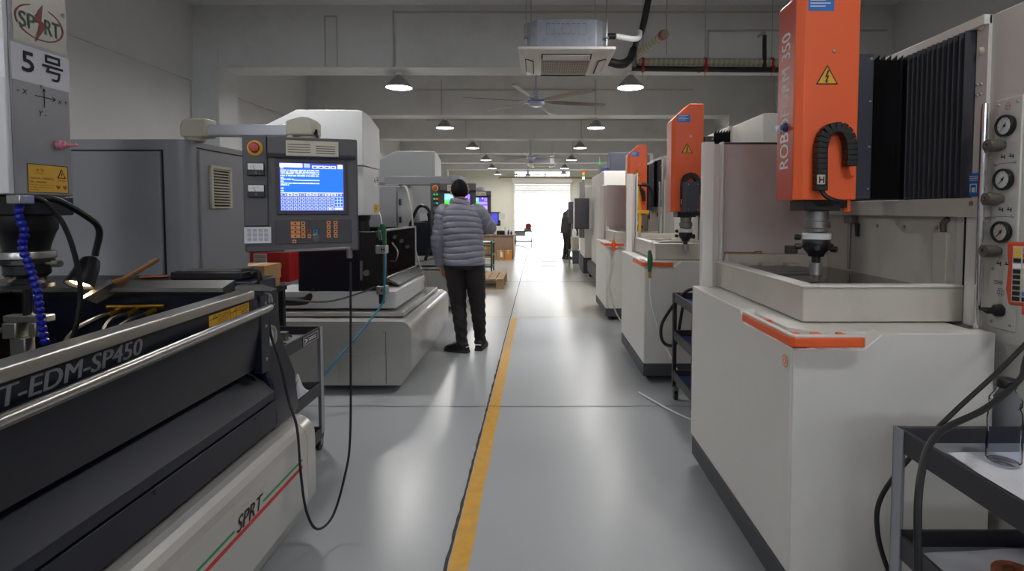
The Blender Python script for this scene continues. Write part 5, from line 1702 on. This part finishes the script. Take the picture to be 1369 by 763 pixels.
# tall pale enclosure (fourth on the right)
t = thing('milling_machine', 'tall pale machining enclosure beyond the third orange machine', 'machine', (1.8, 10.3, 0))
bx('base', M['plinth'], t, 1.06, 2.5, 9.6, 11.6, .10, .33)
for yy in (9.9, 11.3):
    MB().lathe([(.08, -.03), (.08, .03)], (1.10, yy, .08), (1, 0, 0), 16).build('caster', M['black'], t)
    MB().lathe([(.08, -.03), (.08, .03)], (2.4, yy, .08), (1, 0, 0), 16).build('caster', M['black'], t)
MB().prism([(1.14, 11.5), (1.14, 9.55), (1.17, 9.5), (2.6, 9.5), (2.6, 11.5)], 'z', .33, 2.11).build('enclosure', M['rw'], t, .02)
bx('control_strip', M['blue_paint'], t, 1.128, 1.14, 9.6, 9.95, .3, 1.45)
for k in range(9):
    bx('drawer', M['blue_label'], t, 1.122, 1.13, 9.63, 9.92, .36 + k * .115, .45 + k * .115)
bx('top_unit', M['carriage'], t, 1.27, 1.62, 9.55, 10.0, 2.11, 2.44, .01)
bx('top_unit', M['blue_paint'], t, 1.02 + .14, 1.26, 9.7, 10.2, 2.11, 2.18, .004)
tw = cy('signal_tower', M['steel_dull'], t, (1.19, 10.5, 2.11), (1.19, 10.5, 2.30), .02)
cy('lamp_segment', M['led_green'], tw, (1.19, 10.5, 2.30), (1.19, 10.5, 2.36), .025)
cy('lamp_segment', M['steel'], tw, (1.19, 10.5, 2.36), (1.19, 10.5, 2.45), .022)
t = thing('milling_machine', 'far pale machine carrying the red and green signal tower', 'machine', (1.6, 12.6, 0))
bx('base', M['plinth'], t, 1.0, 2.4, 11.9, 13.05, 0, .35)
bx('enclosure', M['rw'], t, 1.02, 2.4, 11.85, 13.05, .35, 1.95, .02)
bx('door_post', M['steel_dull'], t, .9, 1.02, 11.85, 12.2, .8, 2.04)
tw = cy('signal_tower', M['steel_dull'], t, (1.0, 11.95, 2.04), (1.0, 11.95, 2.10), .02)
for k, mm in enumerate(('led_white', 'led_green', 'led_amber', 'led_red')):
    cy('lamp_segment', M[mm], tw, (1.0, 11.95, 2.10 + k * .05), (1.0, 11.95, 2.148 + k * .05), .025)
t = thing('control_console', 'large dark swivel console on the tall pale enclosure', 'control panel', (.92, 11.3, 1.0))
bx('housing', M['console_dark'], t, .755, 1.06, 11.2, 11.34, 1.02, 1.66, .01)
bx('side_rail', M['pale'], t, 1.06, 1.085, 11.2, 11.34, 1.0, 1.68)
bx('side_rail', M['pale'], t, .738, .755, 11.2, 11.34, 1.02, 1.66)
bx('bracket', M['pale'], t, .98, 1.14, 11.34, 11.42, .92, 1.02)
bx('edge_line', M['blue_label'], t, .985, .99, 11.196, 11.2, 1.1, 1.5)
t = thing('control_console', 'smaller dark swivel console just right of the far man', 'control panel', (.87, 14.0, 1.0))
bx('housing', M['console_dark'], t, .765, .95, 13.9, 14.05, 1.07, 1.63, .01)
bx('bracket', M['steel_dull'], t, .86, 1.06, 14.05, 14.15, .6, 1.2)
bx('stand', M['plinth'], t, .9, 1.06, 14.05, 14.3, 0, 1.2)
st_ = thing('stool', 'small wire stool before the far man with a bucket on it', 'stool', (.9, 13.3, 0))
bx('seat', M['steel_dull'], st_, .75, 1.04, 13.15, 13.45, .41, .425)
for x in (.765, 1.02):
    for yy in (13.17, 13.43):
        cy('leg', M['steel_dull'], st_, (x, yy, 0), (x, yy, .41), .008, n=8)
for yy in (13.17, 13.43):
    cy('stretcher', M['steel_dull'], st_, (.765, yy, .06), (1.02, yy, .06), .007, n=8)
tag(MB().lathe([(.08, .426), (.1, .6), (.1, .75), (.085, .76)], (.9, 13.3, 0), n=20).build('bucket', M['cream']), 'cream bucket on the small wire stool', 'bucket')
_b = MB().lathe([(.05, .765), (.06, .85), (.045, .93), (.02, .97), (.0, .975)], (.89, 13.3, 0), n=16).build('bottle', M['white'])
MB().lathe([(.02, .97), (.03, .98), (.03, 1.03), (.0, 1.04)], (.89, 13.3, 0), n=16).build('cap', M['red'], _b)
tag(_b, 'red and white bottle standing in the bucket', 'bottle')

# ------------------------------------------------------------------ overhead: cassette air units, fans, pipes
def air_unit(label, x, yy, z):
    o = Vector((x, yy, z))
    t = thing('air_conditioner', label, 'air conditioner', o, 'ceiling cassette air conditioners')
    h = .475
    MB().loft([[(x + sx_ * a, yy + sy_ * a, zz) for sx_, sy_ in ((-1, -1), (1, -1), (1, 1), (-1, 1))] for a, zz in ((.30, z - .055), (.41, z - .035), (.475, z - .004), (.475, z + .02))], smooth=False).build('panel', M['ac_white'], t, .004)
    g = MB().box(x - .25, x + .25, yy - .25, yy + .25, z - .06, z - .0545).build('grille', M['ac_mesh'], t)
    for k in range(20):
        p = -.24 + k * .48 / 19
        MB().box(x + p - .003, x + p + .003, yy - .25, yy + .25, z - .064, z - .06).build('bar', M['cream'], g)
    for k in range(12):
        p = -.24 + k * .48 / 11
        MB().box(x - .25, x + .25, yy + p - .004, yy + p + .004, z - .0645, z - .0605).build('bar', M['cream'], g)
    for dx, dy in ((0, -1), (0, 1), (-1, 0), (1, 0)):
        c_ = o + Vector((dx * .37, dy * .37, -.042))
        ax = Vector((.235, 0, 0)) if dx == 0 else Vector((0, .235, 0))
        ay = Vector((0, .035, .012 * dy)) if dx == 0 else Vector((.035, 0, .012 * dx))
        MB().obox(c_ - Vector((0, 0, .004)), ax * 1.06, ay * 1.25, (0, 0, .003)).build('outlet', M['black_matte'], t)
        MB().obox(c_ - Vector((0, 0, .012)), ax, ay, (0, 0, .004)).build('flap', M['ac_white'], t, .002)
    oc = []
    for sx_, sy_ in ((-1, -1), (1, -1), (1, 1), (-1, 1)):
        pass
    a, b = .42, .29
    MB().prism([(x - b, yy - a), (x + b, yy - a), (x + a, yy - b), (x + a, yy + b), (x + b, yy + a), (x - b, yy + a), (x - a, yy + b), (x - a, yy - b)], 'z', z + .02, z + .30).build('casing', M['galv'], t, .004)
    pm = MB()
    for a0, a1, b0, b1 in ((-.2, .2, .255, .258), (-.2, .2, .155, .158), (-.2, -.197, .155, .258), (.197, .2, .155, .258), (-.122, -.12, .155, .258), (.12, .122, .155, .258)):
        n_ = 8
        for q_ in range(n_):
            f0, f1 = q_ / n_, (q_ + .7) / n_
            if a1 - a0 > b1 - b0:
                pm.box(x + a0 + (a1 - a0) * f0, x + a0 + (a1 - a0) * f1, yy - a - .0012, yy - a, z + b0, z + b1)
            else:
                pm.box(x + a0, x + a1, yy - a - .0012, yy - a, z + b0 + (b1 - b0) * f0, z + b0 + (b1 - b0) * f1)
    for q_ in range(14):
        a0, a1 = 2 * PI * q_ / 14, 2 * PI * (q_ + .6) / 14
        pm.add([(x + r * math.cos(q2), yy - a - .0012, z + .207 + r * math.sin(q2)) for r, q2 in ((.046, a0), (.049, a0), (.049, a1), (.046, a1))], [(0, 1, 2, 3)])
    pm.build('knockout_outline', M['plinth'], t, fix=False)
    for sx_ in (-1, 1):
        for sy_ in (-1, 1):
            xx, y2 = x + sx_ * (.40 if sy_ < 0 else .36), yy + sy_ * .36
            r_ = cy('hanging_rod', M['screw'], t, (xx, y2, z + .06), (xx, y2, ZC), .006, n=8)
            bx('rod_bracket', M['steel_dull'], t, xx - .02, xx + .02, y2 - .02, y2 + .02, z + .13, z + .145)
    return t


ac = air_unit('near cassette air conditioner hanging on rods above the aisle', .276, 5.75, 2.98)
MB().cyl((.69, 5.5, 3.17), (.78, 5.5, 3.17), .03, n=14).build('pipe_union', M['black'], ac)
air_unit('far cassette air conditioner down the hall', .1, 18.0, 2.93)
t = thing('ac_pipes', 'white and black insulated pipes leaving the near air conditioner', 'pipe', (.9, 6.5, 3.2))
tb('white_pipe', M['white'], t, [(.78, 5.5, 3.17), (.95, 5.55, 3.16), (1.05, 5.7, 3.22), (1.10, 5.9, 3.35)], .028, 8, 12)
tb('black_pipe', M['rubber'], t, [(1.17, 5.7, 3.72), (1.15, 5.8, 3.55), (1.12, 5.9, 3.36), (1.14, 6.4, 3.35), (1.3, 7.4, 3.48), (1.42, 8.0, 3.56), (1.46, 8.1, 3.555)], .035, 8, 12)
tb('black_pipe', M['rubber'], t, [(1.17, 5.7, 3.72), (1.2, 5.62, 3.95), (1.25, 5.55, 4.3), (1.26, 5.5, ZC - .01)], .038, 6, 12)
tb('black_pipe', M['rubber'], t, [(.72, 5.95, 3.05), (.9, 6.0, 3.03), (1.02, 6.1, 3.1), (1.12, 6.4, 3.3)], .045, 8, 12)
tb('thin_wire', M['rubber'], t, [(.74, 5.9, 3.0), (.85, 5.9, 2.96), (.98, 6.0, 3.0), (1.08, 6.3, 3.2)], .006, 8, 6)
t = thing('overhead_pipes', 'ribbed pale pipe above a black pipe, hung on rods under the ceiling', 'pipe', (3.0, 8.14, 3.55))
pts = cr([(1.66, 7.1, 3.72), (1.5, 7.55, 3.66), (1.40, 8.0, 3.64), (1.47, 8.13, 3.635), (1.8, 8.14, 3.635), (2.6, 8.14, 3.63), (3.6, 8.14, 3.625), (5.48, 8.14, 3.62)], 14)
lg = MB().tube(pts, .055, 12).build('ribbed_pipe', M['lag'], t)
rb = None
L_ = [0]
for a, b_ in zip(pts, pts[1:]):
    L_.append(L_[-1] + (b_ - a).length)
s_ = .05
while s_ < L_[-1]:
    i = max(i for i in range(len(L_) - 1) if L_[i] <= s_)
    p = pts[i].lerp(pts[i + 1], (s_ - L_[i]) / (L_[i + 1] - L_[i]))
    d = (pts[i + 1] - pts[i]).normalized()
    if rb is None:
        rb = MB().lathe([(.055, -.012), (.06, -.008), (.06, .008), (.055, .012)], org(lg), (0, 0, 1), 14, caps=False).build('rib', M['cream'], lg)
        o = rb
    else:
        o = rb.copy()
        C.objects.link(o)
    o.location = p - org(lg)
    o.rotation_euler = Vector((0, 0, 1)).rotation_difference(d).to_euler()
    s_ += .075
MB().tube([(1.40, 8.1, 3.53), (1.6, 8.1, 3.525), (3.0, 8.1, 3.51), (5.48, 8.1, 3.5)], .042, 12).build('black_pipe', M['rubber'], t)
MB().tube([(3.38, 8.1, 3.52), (3.38, 8.12, 3.9), (3.38, 8.12, 4.02)], .03, 10).build('riser', M['rubber'], t)
MB().tube([(3.38, 8.12, 4.02), (3.38, 8.14, 4.08), (3.41, 8.2, 4.1), (3.41, 8.42, 4.1)], .025, 10).build('riser_elbow', M['conduit'], t)
for x in (1.56, 2.50, 3.50, 4.5):
    cy('rod', M['screw'], t, (x, 8.14, 3.42), (x, 8.14, ZC - .002), .007, n=8)
    MB().lathe([(.066, -.02), (.066, .02)], (x, 8.14, 3.635), (1, 0, 0), 16).build('red_clip', M['red'], t)
    MB().lathe([(.052, -.02), (.052, .02)], (x, 8.1, 3.522), (1, 0, 0), 16).build('red_clip', M['red'], t)
cy('rod', M['screw'], t, (1.72, 7.3, 3.5), (1.72, 7.3, ZC - .002), .007, n=8)
MB().lathe([(.066, -.02), (.066, .02)], (1.64, 7.15, 3.715), (.3, -.9, .1), 16).build('red_clip', M['red'], t)


def fan(label, x, yy, zr, zh, rot, rad=1.18, zt=3.63):
    t = thing('ceiling_fan', label, 'fan', (x, yy, zh), 'six bladed ceiling fans')
    MB().lathe([(.07, zt), (.075, zt - .03), (.03, zt - .05)], (x, yy, 0), n=16).build('canopy', M['fan_body'], t)
    cy('down_rod', M['fan_body'], t, (x, yy, zt - .05), (x, yy, zh + .15), .016, n=10)
    MB().lathe([(.03, zh + .2), (.055, zh + .17), (.06, zh + .07), (.1, zh + .05), (.135, zh + .03), (.14, zh), (.13, zh - .035), (.09, zh - .06), (0, zh - .065)], (x, yy, 0), n=24).build('motor', M['fan_body'], t)
    MB().lathe([(.141, zh + .012), (.1425, zh + .006), (.141, zh)], (x, yy, 0), n=24, caps=False).build('trim_ring', M['blue_label'], t)
    for k in range(6):
        a = rot + k * PI / 3
        d = Vector((math.cos(a), math.sin(a), 0))
        u = Vector((-d.y, d.x, 0))
        rings = []
        for r, w_, tw_ in ((.13, .028, .10), (.3, .055, .32), (.6, .06, .30), (1.0, .062, .25), (rad - .03, .062, .22), (rad, .045, .22)):
            c_ = Vector((x, yy, zh + .015)) + d * r
            q_ = u * math.cos(tw_) - Vector((0, 0, math.sin(tw_)))
            nn = d.cross(q_)
            rings.append([c_ - q_ * w_, c_ + nn * .008 - q_ * w_ * .3, c_ + nn * .009 + q_ * w_ * .4, c_ + q_ * w_, c_ + q_ * w_ * .4 - nn * .002, c_ - q_ * w_ * .3 - nn * .002])
        MB().loft(rings).build('blade', M['blade'], t)
    return t


fan('near six bladed ceiling fan hanging below the first beam', -.04, 8.68, 0, 3.14, .26)
fan('second six bladed ceiling fan, by the far air conditioner', -.24, 17.0, 0, 3.08, .3)
fan('farthest ceiling fan near the shutter door', -.5, 25.35, 0, 3.08, .7)
t = thing('gas_pipe', 'yellowed pipe run along the far wall above the shutter', 'pipe', (0, 31.5, 3.3))
MB().tube([(-2.3, 31.5, 3.25), (-2.3, 31.5, 3.35), (2.6, 31.5, 3.3), (5.3, 31.5, 3.3)], .045, 10).build('pipe', M['old_pipe'], t)
for x in (-1.3, -.6, .4, 1.6, 2.6):
    MB().tube([(x, 31.5, 3.3), (x, 31.5, 3.7), (x, YF - .01, 3.7)], .025, 8).build('pipe_drop', M['old_pipe'], t)
    cy('valve', M['old_pipe'], t, (x - .08, 31.5, 3.5), (x + .08, 31.5, 3.5), .05, n=10)
cam_ = thing('security_camera', 'small dome camera under the first beam', 'camera', (2.52, 8.5, 3.63))
MB().lathe([(.06, 3.63), (.06, 3.615), (.05, 3.60), (.03, 3.575), (0, 3.565)], (2.52, 8.5, 0), n=18).build('dome', M['knob'], cam_)
MB().lathe([(.065, 3.631), (.065, 3.618)], (2.52, 8.5, 0), n=18).build('base', M['white'], cam_)


# ------------------------------------------------------------------ people
def lerp_keys(keys, z):
    if z <= keys[0][0]:
        return keys[0][1:]
    for a, b in zip(keys, keys[1:]):
        if z <= b[0]:
            t = (z - a[0]) / (b[0] - a[0])
            t = t * t * (3 - 2 * t) * .5 + t * .5
            return tuple(p + (q - p) * t for p, q in zip(a[1:], b[1:]))
    return keys[-1][1:]


def ell(c, u, v, a, b, n=28, p=2.3):
    out = []
    for i in range(n):
        t = 2 * PI * i / n
        cx, sy = math.cos(t), math.sin(t)
        out.append(Vector(c) + Vector(u) * a * math.copysign(abs(cx) ** (2 / p), cx) + Vector(v) * b * math.copysign(abs(sy) ** (2 / p), sy))
    return out


def quilt(s, step, amp, sharp=4):
    t = (s / step) % 1.0
    return amp * (1 - abs(2 * t - 1) ** sharp)


def torso(keys, step=.058, amp=.013, n=40, wob=.006):
    z, z1 = keys[0][0], keys[-1][0]
    rings = []
    while z <= z1 + 1e-6:
        cx, cyy, a, b = lerp_keys(keys, z)
        ring = []
        for i in range(n):
            t = 2 * PI * i / n
            zz = z + .012 * math.sin(t * 2 + z * 6) * (1 if amp else 0)
            q = quilt(zz - keys[0][0], step, amp) if amp else 0
            q += wob * math.sin(3 * t + z * 17) * math.sin(z * 23 + t)
            c_, s_ = math.cos(t), math.sin(t)
            ring.append(Vector((cx + (a + q) * math.copysign(abs(c_) ** .85, c_), cyy + (b + q) * math.copysign(abs(s_) ** .85, s_), z)))
        rings.append(ring)
        z += .0075 if amp else .02
    return rings


def limb(mb, pts, radii, step=0.0, amp=0.0, n=20, sub=10, flat=1.0, wob=.004):
    P = cr(pts, sub)
    R = cr([(r, 0, 0) for r in radii], sub)
    rings, s, u = [], 0, None
    for i, p in enumerate(P):
        d = (P[min(i + 1, len(P) - 1)] - P[max(i - 1, 0)]).normalized()
        if u is None:
            u = d.cross(Vector((0, 1, 0))).normalized()
        u = (u - d * u.dot(d)).normalized()
        v = d.cross(u)
        if i:
            s += (P[i] - P[i - 1]).length
        r = R[i].x
        ring = []
        for k in range(n):
            t = 2 * PI * k / n
            q = quilt(s + .006 * math.sin(t * 2), step, amp) if amp else 0
            q += wob * math.sin(2 * t + s * 40) * math.sin(s * 31 + 1.3 * t)
            ring.append(p + (r + q) * (u * math.cos(t) + v * flat * math.sin(t)))
        rings.append(ring)
    mb.loft(rings)
    return mb


def head_mesh(mb, c, yaw, pitch, roll=0.0, s=1.0, m=0):
    rot = Matrix.Rotation(yaw, 3, 'Z') @ Matrix.Rotation(pitch, 3, 'X') @ Matrix.Rotation(roll, 3, 'Y')
    c = Vector(c)

    def tr(p):
        return c + rot @ (Vector(p) * s)
    n, k = 28, 22
    rings = []
    for j in range(k + 1):
        ph = PI * j / k
        ring = []
        for i in range(n):
            th = 2 * PI * i / n
            d = Vector((max(math.sin(ph), 1e-3) * math.cos(th), max(math.sin(ph), 1e-3) * math.sin(th), -math.cos(ph)))
            x, y_, z = d.x * .074, d.y * .095, d.z * .112
            lowf = max(0, -d.z)
            x *= 1 - .28 * lowf ** 1.5
            if d.y > 0:
                y_ *= 1 - .10 * max(0, d.z) - .05 * lowf
                g = lambda ax, az, w_: math.exp(-((d.x - ax) ** 2 + (d.z - az) ** 2) / (2 * w_ * w_))
                y_ += .022 * g(0, -.14, .10) + .010 * g(0, .0, .08) - .010 * (g(.36, .06, .14) + g(-.36, .06, .14)) + .006 * g(0, .26, .4) + .006 * g(0, -.52, .14) - .004 * g(0, -.62, .05) + .010 * g(0, -.82, .2)
            else:
                y_ *= 1 - .22 * lowf
            ring.append(tr((x, y_, z)))
        rings.append(ring)
    mb.loft(rings, m)
    for sx_ in (-1, 1):
        for (ox, oy, oz), rr in (((.082, -.004, -.006), (.010, .02, .034)), ((.087, -.010, .012), (.012, .018, .02))):
            v0 = len(mb.v)
            mb.sphere((0, 0, 0), rr, 10, 8, m)
            mb.v[v0:] = [tuple(tr((sx_ * ox + q[0], oy + q[1], oz + q[2]))) for q in mb.v[v0:]]
    return tr


def face_bits(t, tr):
    e = MB()
    for sx_ in (-1, 1):
        for o, r, m in (((sx_ * .030, .078, .008), .0125, 0), ((sx_ * .030, .0865, .008), .0062, 1)):
            e.sphere(tr(o), r, 10, 8, m)
    e.build('eyes', [M['white'], M['ink']], t)
    mo = MB()
    mo.loft([[tr((x, .093 + dy - abs(x) * .35, -.058 + dz)) for dy, dz in ((0, -.006), (.004, -.002), (.003, .001), (.004, .003), (0, .007))] for x in (-.024, -.012, 0, .012, .024)], closed=False)
    mo.build('mouth', M['red_ink'], t)


def hair_mesh(tr, mb, front=.45, nape=-.38):
    n, k = 30, 22
    rings = []
    for j in range(k + 1):
        ph = PI * j / k
        ring = []
        for i in range(n):
            th = 2 * PI * i / n
            d = Vector((max(math.sin(ph), 1e-3) * math.cos(th), max(math.sin(ph), 1e-3) * math.sin(th), -math.cos(ph)))
            lim = front if d.y > .25 else (nape + (front - nape) * min(1, max(0, (d.y + .45) / .55)) if d.y > -.45 else nape)
            f = 1.2 + .012 * math.sin(9 * th + 5 * ph) if d.z > lim else (1.2 - 1.6 * (lim - d.z) if lim - d.z < .25 else .8)
            x, y_, z = d.x * .074 * f, d.y * .095 * (1 + (f - 1) * .8), d.z * .112 * (1 + (f - 1) * .45)
            if d.y < 0:
                y_ *= 1 - .12 * max(0, -d.z)
            ring.append(tr((x, y_, z)))
        rings.append(ring)
    return mb.loft(rings)


def hand(mb, wrist, d, side, palm_n, curl=.5, m=0, s=1.0):
    """wrist point, direction of the fingers, sideways direction towards the thumb, palm normal"""
    w_, d, sd, pn = Vector(wrist), Vector(d).normalized(), Vector(side).normalized(), Vector(palm_n).normalized()
    mb.loft([ell(w_ + d * a * s, sd, pn, b * s, c * s, 14) for a, b, c in ((-.02, .026, .02), (.01, .028, .018), (.04, .038, .016), (.075, .041, .014), (.092, .036, .010))], m)
    for k, (off, L_, r) in enumerate(((.029, .07, .0085), (.010, .078, .0088), (-.010, .072, .0085), (-.028, .056, .0075))):
        p = w_ + (d * .082 + sd * off) * s
        pts, a, dd = [p], 0, d
        for q in range(3):
            a += curl * (.5 + .25 * q)
            dd = d * math.cos(a) + pn * math.sin(a)
            p = p + dd * L_ * s * (.42, .33, .25)[q]
            pts.append(p)
        mb.tube(pts, [r * s, r * s, r * .92 * s, r * .7 * s], 8, m, sm=4)
    p = w_ + (d * .02 + sd * .028) * s
    mb.tube([p, p + (sd * .025 + d * .022 + pn * .008) * s, p + (sd * .034 + d * .05 + pn * .016) * s, p + (sd * .032 + d * .072 + pn * .022) * s], [.013 * s, .0115 * s, .0095 * s, .007 * s], 8, m, sm=4)


def skin_body(joints, bones):
    me = bpy.data.meshes.new('tmp_body')
    names = list(joints)
    me.from_pydata([joints[n][0] for n in names], [(names.index(a), names.index(b)) for a, b in bones], [])
    o = bpy.data.objects.new('tmp_body', me)
    C.objects.link(o)
    md = o.modifiers.new('skin', 'SKIN')
    md.use_smooth_shade = True
    for i, n in enumerate(names):
        sv = me.skin_vertices[0].data[i]
        sv.radius = (joints[n][1], joints[n][1])
        sv.use_root = (n == 'pelvis')
    sb = o.modifiers.new('sub', 'SUBSURF')
    sb.levels = sb.render_levels = 1
    bpy.context.view_layer.update()
    ev = bpy.data.meshes.new_from_object(o.evaluated_get(bpy.context.evaluated_depsgraph_get()))
    vs, fs = [tuple(v.co) for v in ev.vertices], [tuple(p.vertices) for p in ev.polygons]
    bpy.data.objects.remove(o)
    bpy.data.meshes.remove(me)
    bpy.data.meshes.remove(ev)
    return vs, fs


def shoe(t, ank, ang, L_=.27):
    """ankle point on the floor plane, toe direction angle in plan"""
    d = Vector((math.cos(ang), math.sin(ang), 0))
    u = Vector((-d.y, d.x, 0))
    a0 = Vector((ank[0], ank[1], 0))
    rings = []
    for s_, w_, h in ((-.075, .026, .05), (-.065, .036, .08), (-.03, .042, .105), (.02, .044, .10), (.07, .046, .075), (.12, .05, .058), (.165, .046, .045), (.19, .03, .03), (.197, .012, .022)):
        rings.append([a0 + d * s_ + u * w_ * x + Vector((0, 0, .012 + h * z)) for x, z in ((-1, 0), (-1, .45), (-.75, .85), (-.3, 1), (.3, 1), (.75, .85), (1, .45), (1, 0))])
    sh = MB().loft(rings).build('shoe', M['shoe'], t)
    MB().loft([[a0 + d * s_ + u * w_ * x + Vector((0, 0, z)) for x, z in ((-1, .0), (-1, .022), (1, .022), (1, .0))] for s_, w_ in ((-.08, .03), (-.065, .042), (0, .047), (.08, .05), (.13, .054), (.17, .048), (.198, .024))], smooth=False).build('sole', M['sole'], sh, .003)
    lc = MB()
    for k in range(4):
        s_ = .035 + k * .022
        z = .012 + (.10, .092, .082, .07)[k]
        lc.tube([a0 + d * s_ - u * .022 + Vector((0, 0, z - .004)), a0 + d * s_ + Vector((0, 0, z + .006)), a0 + d * s_ + u * .022 + Vector((0, 0, z - .004))], .0032, 6, sm=3)
    lc.build('laces', M['post'], sh)
    MB().tube([a0 - d * .072 - u * .03 + Vector((0, 0, .06)), a0 - d * .084 + Vector((0, 0, .066)), a0 - d * .072 + u * .03 + Vector((0, 0, .06))], .004, 6, sm=4).build('heel_piping', M['white'], sh)


def person(label, at, rz, P, mats, sc_=1.0, quilted=True):
    t = thing('person', label, 'person', (0, 0, 0), None, at=at, rz=rz)
    t.scale = (sc_,) * 3
    J = {
        'pelvis': (P['pelvis'], .115), 'belly': (Vector(P['pelvis']).lerp(Vector(P['chest']), .45), .115), 'chest': (P['chest'], .13),
        'neck': (P['neck'], .05), 'skull': (Vector(P['head']) - Vector((0, 0, .05)), .052),
        'sl': (P['sl'], .062), 'el': (P['el'], .042), 'wl': (P['wl'], .027), 'sr': (P['sr'], .062), 'er': (P['er'], .042), 'wr': (P['wr'], .027),
        'hl': (P['hl'], .085), 'kl': (P['kl'], .055), 'al': (P['al'], .036), 'hr': (P['hr'], .085), 'kr': (P['kr'], .055), 'ar': (P['ar'], .036)}
    B_ = [('pelvis', 'belly'), ('belly', 'chest'), ('chest', 'neck'), ('neck', 'skull'), ('chest', 'sl'), ('sl', 'el'), ('el', 'wl'), ('chest', 'sr'), ('sr', 'er'), ('er', 'wr'),
          ('pelvis', 'hl'), ('hl', 'kl'), ('kl', 'al'), ('pelvis', 'hr'), ('hr', 'kr'), ('kr', 'ar')]
    vs, fs = skin_body(J, B_)
    mb = MB().add(vs, fs, 0, True)
    tr = head_mesh(mb, P['head'], P['yaw'], P['pitch'])
    for w_, (d, sd, pn), cu in ((P['wl'], P['handl'], P.get('curll', .45)), (P['wr'], P['handr'], P.get('curlr', .45))):
        hand(mb, w_, d, sd, pn, cu)
    mb.build('body', M['skin'], t)
    face_bits(t, tr)
    hair_mesh(tr, MB()).build('hair', M['hair'], t)
    jk = MB().loft(torso(P['torso'], amp=.013 if quilted else 0))
    for a, b, c in (('sl', 'el', 'wl'), ('sr', 'er', 'wr')):
        p0, p1, p2 = Vector(P[a]), Vector(P[b]), Vector(P[c])
        q0 = p0.lerp(Vector(P['chest']), .35)
        limb(jk, [q0, p0, p0.lerp(p1, .5), p1, p1.lerp(p2, .5), p2 - (p2 - p1).normalized() * .0], [.066, .080, .074, .066, .058, .049], .052 if quilted else 0, .011 if quilted else 0)
    jk.build('jacket', mats[0], t)
    tp = P['torso']
    hem = tp[0]
    cf = MB()
    cf.loft([ell((hem[1], hem[2], hem[0] - .012), (1, 0, 0), (0, 1, 0), hem[3] + .004, hem[4] + .004, 36), ell((hem[1], hem[2], hem[0] + .006), (1, 0, 0), (0, 1, 0), hem[3] + .009, hem[4] + .009, 36), ell((hem[1], hem[2], hem[0] + .02), (1, 0, 0), (0, 1, 0), hem[3] + .004, hem[4] + .004, 36)])
    cf.build('jacket_hem', mats[0], t)
    tz = MB()
    pv = Vector(P['pelvis'])
    rings = []
    for z, a, b in ((-.10, .155, .12), (-.05, .185, .14), (.0, .19, .14), (.06, .185, .135)):
        rings.append(ell(pv + Vector((0, -.005, z)), (1, 0, 0), (0, 1, 0), a, b, 30))
    tz.loft(rings)
    for a, b, c in (('hl', 'kl', 'al'), ('hr', 'kr', 'ar')):
        p0, p1, p2 = Vector(P[a]), Vector(P[b]), Vector(P[c])
        limb(tz, [p0 + Vector((0, 0, .05)), p0 - Vector((0, 0, .02)), p0.lerp(p1, .5), p1, p1.lerp(p2, .5), p1.lerp(p2, .88), p2 + Vector((0, 0, -.01)), p2 + Vector((0, 0, -.03))], [.10, .110, .098, .076, .066, .056, .062, .054], 0, 0, wob=.008)
    tz.build('trousers', mats[1], t)
    shoe(t, P['al'], P['fl'])
    shoe(t, P['ar'], P['fr'])
    return t


MAN = dict(
    pelvis=(-.015, 0, .93), chest=(-.035, .0, 1.27), neck=(-.05, .0, 1.48), head=(-.053, .02, 1.598), yaw=.3, pitch=-.08,
    sl=(-.20, .0, 1.385), el=(-.255, -.03, 1.10), wl=(-.245, .06, .865), sr=(.125, .02, 1.385), er=(.235, .15, 1.235), wr=(.12, .40, 1.29),
    handl=((.12, .25, -1), (.3, .9, .2), (1, -.2, .1)), handr=((-.25, .9, .15), (-.9, -.2, .3), (0, .1, -1)), curlr=.3,
    hl=(-.10, 0, .88), kl=(-.065, .02, .46), al=(-.03, -.04, .085), hr=(.085, 0, .88), kr=(.125, .03, .46), ar=(.14, .07, .085),
    fl=PI * .86, fr=PI * .46,
    torso=[(.885, -.005, 0, .196, .156), (.95, -.008, 0, .195, .152), (1.08, -.015, 0, .188, .138), (1.22, -.025, 0, .195, .14), (1.33, -.032, 0, .192, .13), (1.40, -.038, 0, .172, .115), (1.445, -.044, .0, .115, .095), (1.475, -.048, .0, .088, .085), (1.53, -.05, .01, .082, .082)])
person('man in a grey quilted jacket and black trousers working at the second console', (-.735, 5.31, 0), 0, MAN, (M['jacket'], M['trousers']))
MAN2 = dict(
    pelvis=(0, -.02, .93), chest=(0, .02, 1.26), neck=(0, .09, 1.45), head=(0, .15, 1.55), yaw=0, pitch=-.45,
    sl=(-.18, .03, 1.37), el=(-.23, -.02, 1.08), wl=(-.22, .10, .86), sr=(.18, .05, 1.37), er=(.23, .08, 1.10), wr=(.14, .32, 1.10),
    handl=((.05, .25, -1), (.3, .9, .2), (1, -.2, .1)), handr=((-.1, .9, -.1), (-.9, -.1, .3), (0, .1, -1)), curlr=.4,
    hl=(-.09, 0, .88), kl=(-.09, .03, .47), al=(-.09, -.03, .085), hr=(.09, 0, .88), kr=(.10, .05, .47), ar=(.10, .03, .085),
    fl=PI * .52, fr=PI * .46,
    torso=[(.80, 0, -.02, .195, .155), (.95, 0, -.01, .195, .155), (1.1, 0, .0, .19, .15), (1.25, 0, .02, .195, .145), (1.33, 0, .04, .185, .13), (1.39, 0, .06, .15, .11), (1.43, 0, .075, .10, .09), (1.50, 0, .095, .08, .08)])
person('far man in dark clothes standing before the bright doorway', (.80, 15.4, 0), -PI * .42, MAN2, (M['dark_coat'], M['trousers']), .96, quilted=False)
